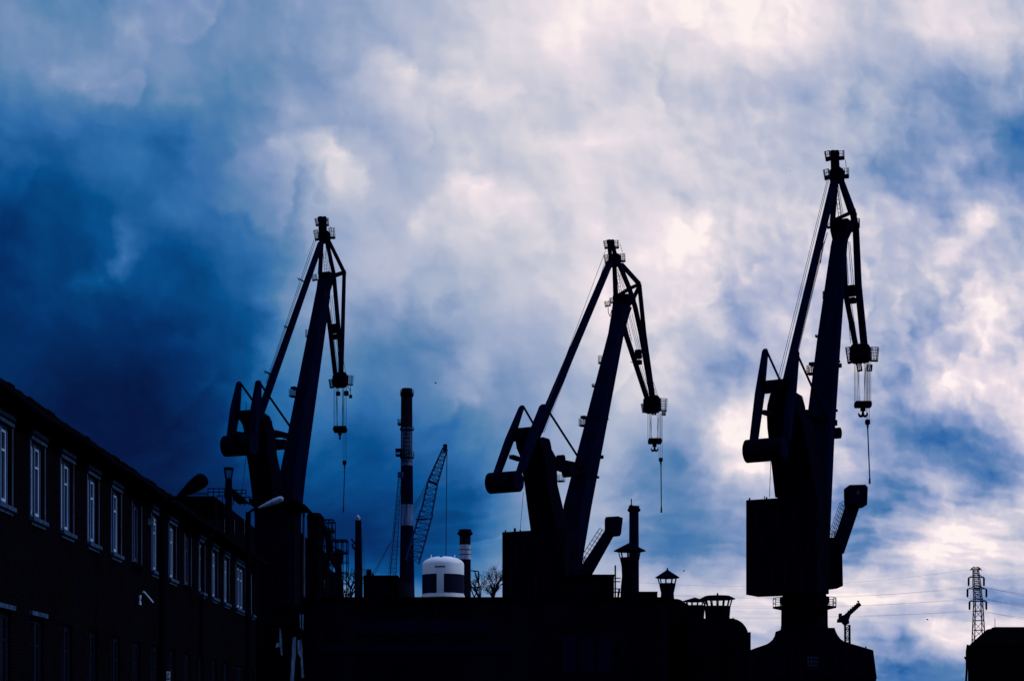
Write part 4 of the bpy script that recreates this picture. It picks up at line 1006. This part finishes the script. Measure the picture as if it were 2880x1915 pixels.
    m = MB(); hk = d['hook']; hc = TP(hk[0], hk[1]); hh = (hk[2]-hk[1])*s1; hw = hk[3]*s1
    m.tube(hc+Z*.1, hc-Z*hh*.28, hh*.22, hh*.26, 12); m.tube(hc-Z*hh*.28, hc-Z*hh*.55, hh*.12, n=8)
    dirh = X if not hk[4] else Yv
    for sgn in (-1, 1):
        pts = []
        for q in range(8):
            an = R(-100 + q*28) ; rr = hw*.27
            cc = hc - Z*(hh*.5) + dirh*sgn*hw*.27
            pts.append(cc + dirh*sgn*math.cos(an if False else R(180 + q*28))*rr*1.0 + Z*math.sin(R(180+q*28))*rr*1.4)
        m.path(pts, [hh*.10,hh*.12,hh*.13,hh*.13,hh*.12,hh*.10,hh*.07,hh*.03], 8)
    m.build('hook', STEEL, hbk)
    m = MB(); c = TP((sb[0]+sb[1])/2, (sb[2]+sb[3])/2); bw = (sb[1]-sb[0])*s1; bh = (sb[3]-sb[2])*s1
    m.lathe((c.x, c.y), [(bw*.35, c.z-bh*.62), (bw*.5, c.z-bh*.4), (bw*.5, c.z+bh*.4), (bw*.35, c.z+bh*.55)], 12)
    sbk = m.build('auxiliary_block', STEEL, t)
    e = d['rope_end']; m = MB(); m.path([TP((sb[0]+sb[1])/2, sb[3]), TP((sb[0]+sb[1])/2+.5, sb[3]+14), TP(e[0], e[1]-18), TP(e[0], e[1]-12), TP(e[0], e[1])], [.16,.075,.075,.12,.13], 6)
    m.build('pendant_rope', CABLE, sbk)
    for x0, y0, x1, y1 in d.get('extras', []): MB().tube(P(x0,y0), P(x1,y1), .045, n=5).build('rod', STEEL, t)
    for x_, y_, w_, h_ in d.get('minis', []): MB().cage(P(x_,y_)-Z*h_*s1*.5, a, j, w_*s1, w_*s1, h_*s1, .03, 2, 3, .08, .1).build('side_platform', STEEL2, t)
    for x_, y_, w_, h_ in d.get('lumps', []): MB().obox(P(x_,y_), a, j, Z, w_*s1, w_*s1*.8, h_*s1).build('fitting', STEEL, t)
    return t

crane(dict(kick=.38, Y=200, cx=2262, rel=20, S=44, jr=.55, sC=0,
  base=dict(c=2262.5, pl=2120, pr=2437, ring=88, flare=[(80,1860),(76,1790),(72,1785),(67,1772),(65,1758),(64.5,1700),(69,1695),(69,1680),(61,1676),(58,1664)]),
  house=((2098,2298), 1403, 1668), htl=1406, htr=1396, hd=90,
  side=[(2300,1512),(2355,1512),(2369,1556),(2371,1647),(2322,1653),(2300,1660)],
  cab=dict(dy=0, arm=[(2353,1512),(2388,1406),(2421,1416),(2374,1555),(2366,1556)], cab=[(2387,1365),(2390,1363),(2434,1362),(2441,1370),(2439,1419),(2420,1420),(2388,1413)], rail=((2356,1506),(2386,1420)), deck=(2333,2353,1512), lit=True),
  pylon=[(2181,2330,1400),(2170,2310,1300),(2159,2290,1205),(2157,2266,1160),(2159,2264,1141),(2166,2256,1112),(2172,2236,1100)],
  jib=[(2236,2332,1560),(2262,2346,1240),(2299,2365,950),(2337,2383,690),(2341,2386,672)],
  bands=[(2297,2363,1017),(2289,2356,1155)],
  links=[(2260,1160,2345,1190,16),(2145,1158,2175,1168,10)], knuckle=[(2350,1218,16)],
  arms=[(2153,981,2120,1240,13,20),(2240,985,2211,1240,14,20)], ties=[(2155,984,2194,1070),(2242,995,2326,1182)],
  cross=(2143,2221,1070,1102), drum=(2087,2218,1234,1296),
  stay=[(2196,2220,1090),(2229,2252,950),(2335,2356,512)],
  chords=[([(2351,510),(2341,625)],12,13,[0,-14]), ([(2366,510),(2398,596),(2407,640),(2414,803),(2430,968)],14,18,0), ([(2368,520),(2394,600)],13,13,[0,8]), ([(2372,700),(2379,830),(2406,968)],12,13,[-10,-10,-6])],
  jhead=((2335,2396,622),(2341,2384,676)), prong=[([(2352,617),(2385,602),(2403,592)],9),([(2392,650),(2404,600)],12)],
  head=(2333,2375,474,508), fingers=[(2343,480,2342,432,9),(2356,480,2353,432,9)],
  cages=[(2320,2337,423,453,0),(2358,2378,421,450,0),(2317,2334,474,506,0),(2366,2391,470,502,0),(2408,2421,611,641,0),(2324,2337,626,643,0)],
  baskets=[(2380,2395,971,1022,0),(2448,2474,970,1016,0),(2407,2423,1020,1044,0),(2440,2457,1022,1043,0)],
  ladder=((2352,525),(2362,612)), ladder2=((2384,840),(2395,965)),
  ropes=[(2326,508,2188,1068),(2330,508,2194,1068),(2323,668,2232,1046),(2318,680,2230,1046),(2354,520,2368,608),(2357,520,2372,606),(2378,680,2387,800),(2386,680,2396,800),(2390,680,2401,800),(2387,856,2410,968),(2395,856,2412,968),(2415,850,2434,966),(2430,880,2438,966),(2378,450,2380,470),(2168,1296,2164,1398)],
  hoses=[[(2327,655),(2321,675),(2314,690),(2308,740)]], clips=[], winch=(2381,2408,799,856), lamps=[(2280,1040)],
  tip=(2389,2450,968,1020), block=(2402,2452,1128,1147), falls_l=[2403,2407,2411,2416], falls_r=[2431,2435,2440,2444,2449], falls_s=[2437,2441,2445], small=(2432,2448,1180,1193),
  hook=(2427,1147,1180,24,False), rope_end=(2446,1360), extras=[(2150,1394,2150,1404),(2236,1098,2234,1088),(2222,480,2222,481)], lumps=[(2362,1028,10,12),(2353,1218,22,30),], minis=[(2319,830,8,22),(2299,945,10,6)]),
  'right and nearest shipyard crane, its flared round column and counterweight against the brightest clouds')

crane(dict(Y=230, cx=1575, rel=27, S=34, jr=1.2, sC=0,
  house=((1411,1588), 1492, 1690), htl=1496, htr=1489, hd=70,
  cab=dict(dy=0, arm=[(1630,1600),(1639,1585),(1704,1486),(1730,1500),(1664,1618),(1640,1640)], cab=[(1704,1453),(1739,1451),(1752,1456),(1747,1500),(1729,1502),(1704,1489)], rail=((1645,1580),(1702,1493)), deck=(1634,1646,1585)),
  pylon=[(1500,1618,1560),(1492,1600,1489),(1483,1583,1423),(1475,1568,1360),(1466,1566,1310),(1462,1564,1283),(1453,1552,1262),(1450,1548,1240),(1492,1545,1233)],
  jib=[(1574,1624,1690),(1578,1638,1580),(1585,1664,1423),(1710,1755,940),(1719,1770,885),(1722,1778,862)],
  bands=[(1646,1712,1176),(1608,1686,1340)],
  links=[(1530,1288,1645,1312,11),(1438,1284,1462,1292,10),(1560,1310,1640,1335,16)], knuckle=[(1600,1325,17),(1635,1335,17),(1577,1290,11)],
  arms=[(1469,1140,1398,1332,11,18),(1529,1137,1463,1330,14,20)], ties=[(1472,1143,1502,1195),(1543,1156,1642,1310)],
  cross=(1440,1510,1204,1237), drum=(1362,1474,1328,1384),
  stay=[(1491,1519,1232),(1539,1564,1124),(1706,1727,735)],
  chords=[([(1728,744),(1732,836)],10,12,[0,-8]), ([(1742,744),(1770,812),(1786,862),(1803,940),(1833,1112)],11,12,0), ([(1748,744),(1798,799),(1812,940),(1836,1112)],10,11,[0,4,4,2]), ([(1750,900),(1759,936),(1819,1118)],12,12,[-6,-6,-4])],
  jhead=((1723,1780,832),(1722,1768,868)), prong=[([(1738,832),(1770,812),(1798,799)],9),([(1782,838),(1799,803)],9)],
  head=(1711,1747,714,742), fingers=[(1716,718,1713,682,8),(1730,718,1722,682,8)],
  cages=[(1698,1712,674,700,0),(1726,1744,673,699,0),(1699,1713,714,741,0),(1745,1762,710,737,0),(1699,1717,845,862,0),(1714,1727,835,853,0),(1782,1791,838,855,0)],
  baskets=[(1802,1818,1131,1160,0),(1854,1880,1114,1156,0),(1835,1850,1158,1166,0),(1864,1876,1156,1168,0)],
  ladder=((1734,757),(1746,826)), ladder2=((1762,905),(1775,960)),
  ropes=[(1703,705,1540,1140),(1704,742,1690,775),(1700,742,1686,785),(1716,745,1530,1215),(1712,748,1526,1217),(1740,770,1756,822),(1744,770,1760,822),(1768,885,1792,985),(1772,885,1797,985),(1777,880,1801,985),(1800,1028,1825,1110),(1806,1028,1828,1110),(1832,1070,1846,1110),(1838,1075,1850,1112),(1744,686,1751,710),(1472,1384,1463,1490)],
  hoses=[[(1710,862),(1711,880),(1716,890),(1720,872)]], clips=[], winch=(1784,1806,980,1028), lamps=[(1639,1187)],
  tip=(1808,1860,1113,1161), block=(1821,1863,1232,1249), falls_l=[1822,1826,1829,1832], falls_r=[1849,1853,1856,1860], falls_s=[1853,1858,1863], small=(1852,1865,1287,1297),
  hook=(1841,1249,1276,19,False), rope_end=(1860,1441), extras=[(1449,1486,1449,1494),(1773,1018,1783,1020)], minis=[(1688,1012,9,22),(1671,1084,10,8),(1577,1345,18,18)], lumps=[(1448,1490,5,10),(1693,1285,8,10),(1690,1020,9,4)]),
  'middle shipyard crane, driver cab raised on a slanting arm, jib against the palest cloud')

crane(dict(Y=230, cx=760, rel=28, S=31, jr=1.6, sC=0,
  house=((640,825), 1500, 1690), htl=1503, htr=1497, hd=70,
  cab=dict(dy=0, arm=[(820,1640),(830,1600),(838,1560),(850,1570),(850,1640)], cab=[(830,1530),(850,1528),(858,1532),(856,1570),(845,1572),(830,1562)], rail=((822,1600),(830,1566))),
  pylon=[(722,800,1500),(709,795,1390),(700,788,1319),(693,779,1278),(688,776,1230),(686,774,1212),(682,767,1196),(674,765,1183),(672,758,1168),(676,740,1156)],
  jib=[(783,836,1560),(789,861,1325),(885,928,840),(890,930,815),(893,938,790)],
  bands=[(836,893,1092),(802,869,1270)],
  links=[(770,1216,815,1228,13),(645,1216,690,1222,10),(775,1240,810,1256,12)], knuckle=[(790,1250,15),(784,1222,9)],
  arms=[(673,1073,650,1228,11,20),(727,1070,714,1228,12,22)], ties=[(676,1077,712,1128),(733,1080,815,1198)],
  cross=(666,720,1157,1178), drum=(618,728,1224,1281),
  stay=[(716,739,1175),(732,755,1131),(894,911,682)],
  chords=[([(905,678),(900,772)],9,10,[0,-8]), ([(919,678),(939,772),(948,880),(957,982),(959,1050)],9,11,0), ([(925,678),(968,766),(964,924),(960,1050)],8,10,[0,4,4,2]), ([(918,850),(930,940),(943,1052)],10,11,[-6,-6,-4])],
  jhead=((895,939,768),(890,930,812)), prong=[([(930,780),(950,772),(969,766)],11)],
  head=(895,930,650,676), fingers=[(903,655,901,618,9),(913,655,912,618,9)],
  cages=[(886,899,612,636,0),(914,928,611,636,0),(884,898,644,677,0),(926,946,637,672,0),(876,892,770,790,0)],
  baskets=[(924,937,1064,1091,0),(974,997,1052,1083,0)],
  ladder=((911,705),(917,767)), ladder2=((926,870),(945,1040)),
  ropes=[(884,673,747,1078),(889,673,750,1078),(916,690,924,766),(920,690,928,766),(928,830,936,908),(933,830,942,908),(938,830,946,908),(940,955,952,1046),(946,955,956,1046),(964,1000,972,1048),(928,636,934,652),(692,1281,680,1392)],
  hoses=[], clips=[(851,790),(812,924),(757,1051)], winch=(930,956,908,956), lamps=[(824,1105)],
  tip=(934,980,1047,1089), block=(937,976,1198,1217), falls_l=[939,942,946,949], falls_r=[963,966,970,974], falls_s=[965,970,974], small=(963,975,1295,1306),
  hook=(956,1217,1241,15,True), rope_end=(966,1440), extras=[(692,1130,692,1158),(951,1087,951,1107),(974,1087,974,1106),(986,1085,986,1115),(978,1085,986,1100)], minis=[(865,938,9,20)], lumps=[(951,1107,11,12),(974,1106,12,14),(986,1115,8,10),(903,612,4,6)]),
  'left shipyard crane rising behind the rendered building, against the darkest blue sky')

# ------------------------------------------------------------------ small far crane, pylon, wires
Yq = 420; s_ = Yq/F
fc = thing('far_dock_crane', (ux(2384,Yq), Yq, 0), 'small far dock crane with a lattice mast and stubby raised boom', 'crane')
MB().lattice(Vector((ux(2385,Yq),Yq,0)), pt(2383,1757,Yq), X, 14*s_, 12.5*s_, 26, .16, .10).build('mast', STEEL2, fc)
m = MB(); m.prism([pt(*q, Yq-1.5) for q in ((2360,1748),(2361,1738),(2372,1734),(2374,1728),(2390,1722),(2392,1730),(2388,1742),(2389,1752),(2380,1756),(2373,1748))], Yv*3); m.build('machinery_cabin', STEEL2, fc)
m = MB(); m.prism([pt(*q, Yq-1) for q in ((2380,1725),(2414,1695),(2418,1694),(2423,1701),(2390,1731))], Yv*2)
for i in range(6): m.tube(pt(2386+i*6,1719-i*5,Yq), pt(2385+i*6,1715-i*5,Yq), .12, n=5)
m.tube(pt(2382,1724,Yq-1), pt(2416,1692,Yq-1), .08, n=4); m.tube(pt(2411,1690,Yq), pt(2416,1691,Yq), .2, n=5); m.build('boom', STEEL, fc)
m = MB(); m.cage(pt(2363,1741,Yq), X, Yv, 5*s_, 1.5, 16*s_, .08); m.build('platform', STEEL2, fc)

Yp = 540; s_ = Yp/F
py_ = thing('power_pylon', (ux(2752,Yp), Yp, 0), 'lattice power pylon with hanging insulators, behind the house roof on the right', 'pylon')
m = MB(); m.lattice(Vector((ux(2755,Yp),Yp,0)), pt(2751,1690,Yp), X, 52*s_, 20*s_, 14, .17, .10); m.lattice(pt(2751,1690,Yp), pt(2747,1640,Yp), X, 20*s_, 18*s_, 8, .13, .08)
m.lattice(pt(2747,1640,Yp), pt(2744,1600,Yp), X, 18*s_, 13*s_, 7, .12, .07); m.build('tower', STEEL2, py_)
arms = [(1597,14,12),(1619,22,21),(1651,27,26),(1686,23,24)]
for i, (y_, l_, r_) in enumerate(arms):
    c0 = 2744.5+i*1.8; dy = -3 if i else 8; m = MB()
    for q in (-.5, .5):
        m.tube(pt(c0-l_, y_+4, Yp), pt(c0, y_+(4), Yp)+Yv*q, .19, n=4); m.tube(pt(c0+r_, y_+4, Yp), pt(c0, y_+4, Yp)+Yv*q, .19, n=4)
        m.tube(pt(c0-l_, y_+4, Yp), pt(c0-4, y_-4, Yp)+Yv*q, .11, n=4); m.tube(pt(c0+r_, y_+4, Yp), pt(c0+4, y_-4, Yp)+Yv*q, .11, n=4)
    if i == 0: m.tube(pt(2734,1596,Yp), pt(2755,1596,Yp), .16, n=5); m.tube(pt(2728,1604,Yp), pt(2734,1596,Yp), .12, n=5); m.tube(pt(2755,1596,Yp), pt(2761,1604,Yp), .12, n=5)
    m.build('crossarm', STEEL2, py_)
for i, (y_, l_, r_) in enumerate(arms[1:]):
    c0 = 2746.3+i*1.8
    for sx in (-l_, r_):
        m = MB()
        for q in (-1.4, 1.4): m.tube(pt(c0+sx+q, y_+5, Yp), pt(c0+sx+q, y_+26, Yp), .15, n=6)
        m.tube(pt(c0+sx-2, y_+27, Yp), pt(c0+sx+2, y_+27, Yp), .13, n=5); m.build('insulator', STEEL, py_)
def wire(pts, label, r=.026):
    (x0,y0),(x1,y1),(x2,y2) = pts; P_ = []
    for i in range(41):
        x = x0+(x2-x0)*i/40
        y = y0*(x-x1)*(x-x2)/((x0-x1)*(x0-x2)) + y1*(x-x0)*(x-x2)/((x1-x0)*(x1-x2)) + y2*(x-x0)*(x-x1)/((x2-x0)*(x2-x1))
        P_.append(pt(x, y, Yp))
    o = MB().path(P_, r, 4).build('power_line', CABLE)
    tag(o, label, 'power line', 'overhead wires strung from the pylon')
wire([(1640,1623),(2098,1648),(2744,1598)], 'thin earth wire, topmost line left of the pylon')
lv = ['upper', 'middle', 'lowest']
for i, (a_, b_, c_) in enumerate([((1640,1652),(2098,1682),(2718,1650)),((1640,1688),(2098,1709),(2717,1683)),((1640,1722),(2098,1738),(2722,1717))]):
    wire([a_, b_, c_], 'front wire of the %s pair sagging left of the pylon' % lv[i])
    wire([(a_[0],a_[1]+3),(b_[0],b_[1]-4),(c_[0]+46,c_[1]+1)], 'rear wire of the %s pair sagging left of the pylon' % lv[i], .022)
for i, (a_, c_) in enumerate([((2768,1648),(3000,1700)),((2771,1682),(3000,1728)),((2769,1717),(3000,1763))]):
    wire([a_, ((a_[0]+c_[0])/2,(a_[1]+c_[1])/2+3), c_], 'front wire of the %s pair running right from the pylon' % lv[i], .036)
    wire([(a_[0]-48,a_[1]), ((a_[0]+c_[0])/2,(a_[1]+c_[1])/2-3), (c_[0],c_[1]-7)], 'rear wire of the %s pair running right from the pylon' % lv[i], .036)

# ------------------------------------------------------------------ house on the right edge
Yr = 95
hs = thing('gabled_house', (ux(2800,Yr), Yr, 0), 'black silhouetted house with a sloping roof end at the right edge', 'building')
m = MB(); m.box(ux(2722,Yr+3), ux(3150,Yr), Yr, Yr+3, 0, uz(1811,Yr)); m.build('wall', BRICK, hs)
m = MB(); zA, zB = uz(1812,Yr), uz(1762,Yr); xa = ux(2719,Yr+3); xb = ux(2775,Yr+2.5); xe = ux(3160,Yr)
m.hexa([(xa,Yr-.15,zA),(xe,Yr-.15,zA),(xe,Yr+3,zA),(xa,Yr+3,zA),(xb,Yr+.4,zB),(xe,Yr+.4,zB),(xe,Yr+2.5,zB),(xb,Yr+2.5,zB)]); m.build('roof', TILE, hs)
m = MB(); p = pt(2713,1848,Yr+2.85); m.tube(p, pt(2721,1850,Yr+2.85), .04, n=5); m.tube(p+Z*.02, pt(2720,1861,Yr+2.85), .035, n=5); m.tube(p-X*.02, p+X*.14, .05, n=6); m.build('wall_bracket', STEEL, hs)
m = MB(); m.path([pt(2722,1812,Yr+2.85),pt(2719,1830,Yr+2.85),pt(2719,1880,Yr+2.85),pt(2717,1915,Yr+2.85), gz(pt(2717,1915,Yr+2.85))], .06, 8); m.build('downpipe', STEEL, hs)
MB().tube(pt(2798.5,1765,Yr+1), pt(2798,1737,Yr+1), .016, n=5).build('aerial', CABLE, hs)
MB().box(xb+.02, xe, Yr+.9, Yr+1.6, zB, zB+.05).build('ridge_tiles', TILE, hs)

# ------------------------------------------------------------------ bare trees
def bare_tree(px, base_py, top_py, Y, label, lean=0.0, spread=.8, seed=1, depth=5):
    rnd = random.Random(seed); b = pt(px, base_py, Y); H = uz(top_py, Y)-b.z
    t = thing('bare_tree', (b.x, b.y, 0), label, 'tree', 'bare trees behind the flat roof')
    m = MB(); p0 = Vector((b.x, b.y, 0)); p1 = b + Vector((lean*.3, 0, H*.15)); m.path([p0, p0.lerp(p1,.5)+X*.1, p1], [.32,.22,.16], 7); m.build('trunk', BARK, t, True)
    m = MB()
    def grow(p, d, L, r, k):
        q = p + d*L; mid = p.lerp(q,.5) + Vector((rnd.uniform(-1,1),rnd.uniform(-1,1),rnd.uniform(-.2,.6)))*L*.07
        m.path([p, mid, q], [r, r*.8, r*.6], 4 if k < 3 else 5)
        if k == 0: return
        for i in range(3 if k > 1 else 4):
            nd_ = (d + Vector((rnd.uniform(-1,1),rnd.uniform(-1,1),rnd.uniform(-.35,.55)))*spread).normalized()
            grow(p.lerp(q, rnd.uniform(.45,1)), nd_, L*rnd.uniform(.55,.8), r*.58, k-1)
    for i in range(4):
        d_ = Vector((rnd.uniform(-.7,.7)+lean*.1, rnd.uniform(-.5,.5), 1)).normalized(); grow(p1, d_, H*.36, .13, depth-1)
    m.build('branches', BARK, t)
bare_tree(1350, 1700, 1604, 265, 'bare tree with fine twigs right of the white banded chimney', 0, .8, 3)
bare_tree(1385, 1700, 1580, 255, 'bare tree leaning towards the middle crane house', .5, .8, 5)
bare_tree(1392, 1700, 1630, 245, 'small dense bare tree low by the middle crane house', 0, 1.2, 8)
bare_tree(985, 1700, 1585, 250, 'bare tree seen between the scaffold and the slim stack', 0, .9, 11)
bare_tree(972, 1700, 1640, 255, 'low bare tree close to the foot of the scaffold', 0, 1.0, 12, 4)
gt = thing('lattice_mast_frame', (ux(1338,250), 250, 0), 'small triangular lattice frame among the bare trees', 'frame')
m = MB()
for q in ((1323,1652,1334,1680),(1334,1680,1346,1650),(1323,1652,1346,1650),(1325,1604,1346,1606),(1346,1606,1346,1650),(1335,1606,1345,1640)): m.tube(pt(q[0],q[1],250), pt(q[2],q[3],250), .09, n=5)
m.tube(pt(1334,1680,250), gz(pt(1334,1680,250)), .12, n=6); m.build('struts', STEEL2, gt)

# ------------------------------------------------------------------ birds
for (bx, by, Yb, lb) in ((1225,1077,120,'tiny dark bird flying above and right of the banded chimney'),(1923,1605,120,'tiny dark bird flying right of the small pointed ventilator'),(2608,1742,120,'tiny dark bird flying between the far dock crane and the pylon')):
    p = pt(bx, by, Yb); t = thing('bird', tuple(p), lb, 'bird', 'birds in the sky')
    m = MB(); m.path([p-X*.08, p-X*.04, p+X*.02, p+X*.07, p+X*.09], [.008,.022,.026,.017,.006], 8); m.build('body', BIRD, t, True)
    for sg_ in (-1,1):
        w_ = MB(); pts_ = [p+Vector((-.03,sg_*.02,0)), p+Vector((.05,sg_*.02,0)), p+Vector((.02,sg_*.09,.05)), p+Vector((-.03,sg_*.15,.03)), p+Vector((-.04,sg_*.08,.04))]
        w_.prism(pts_, Z*.008); w_.build('wing', BIRD, t)
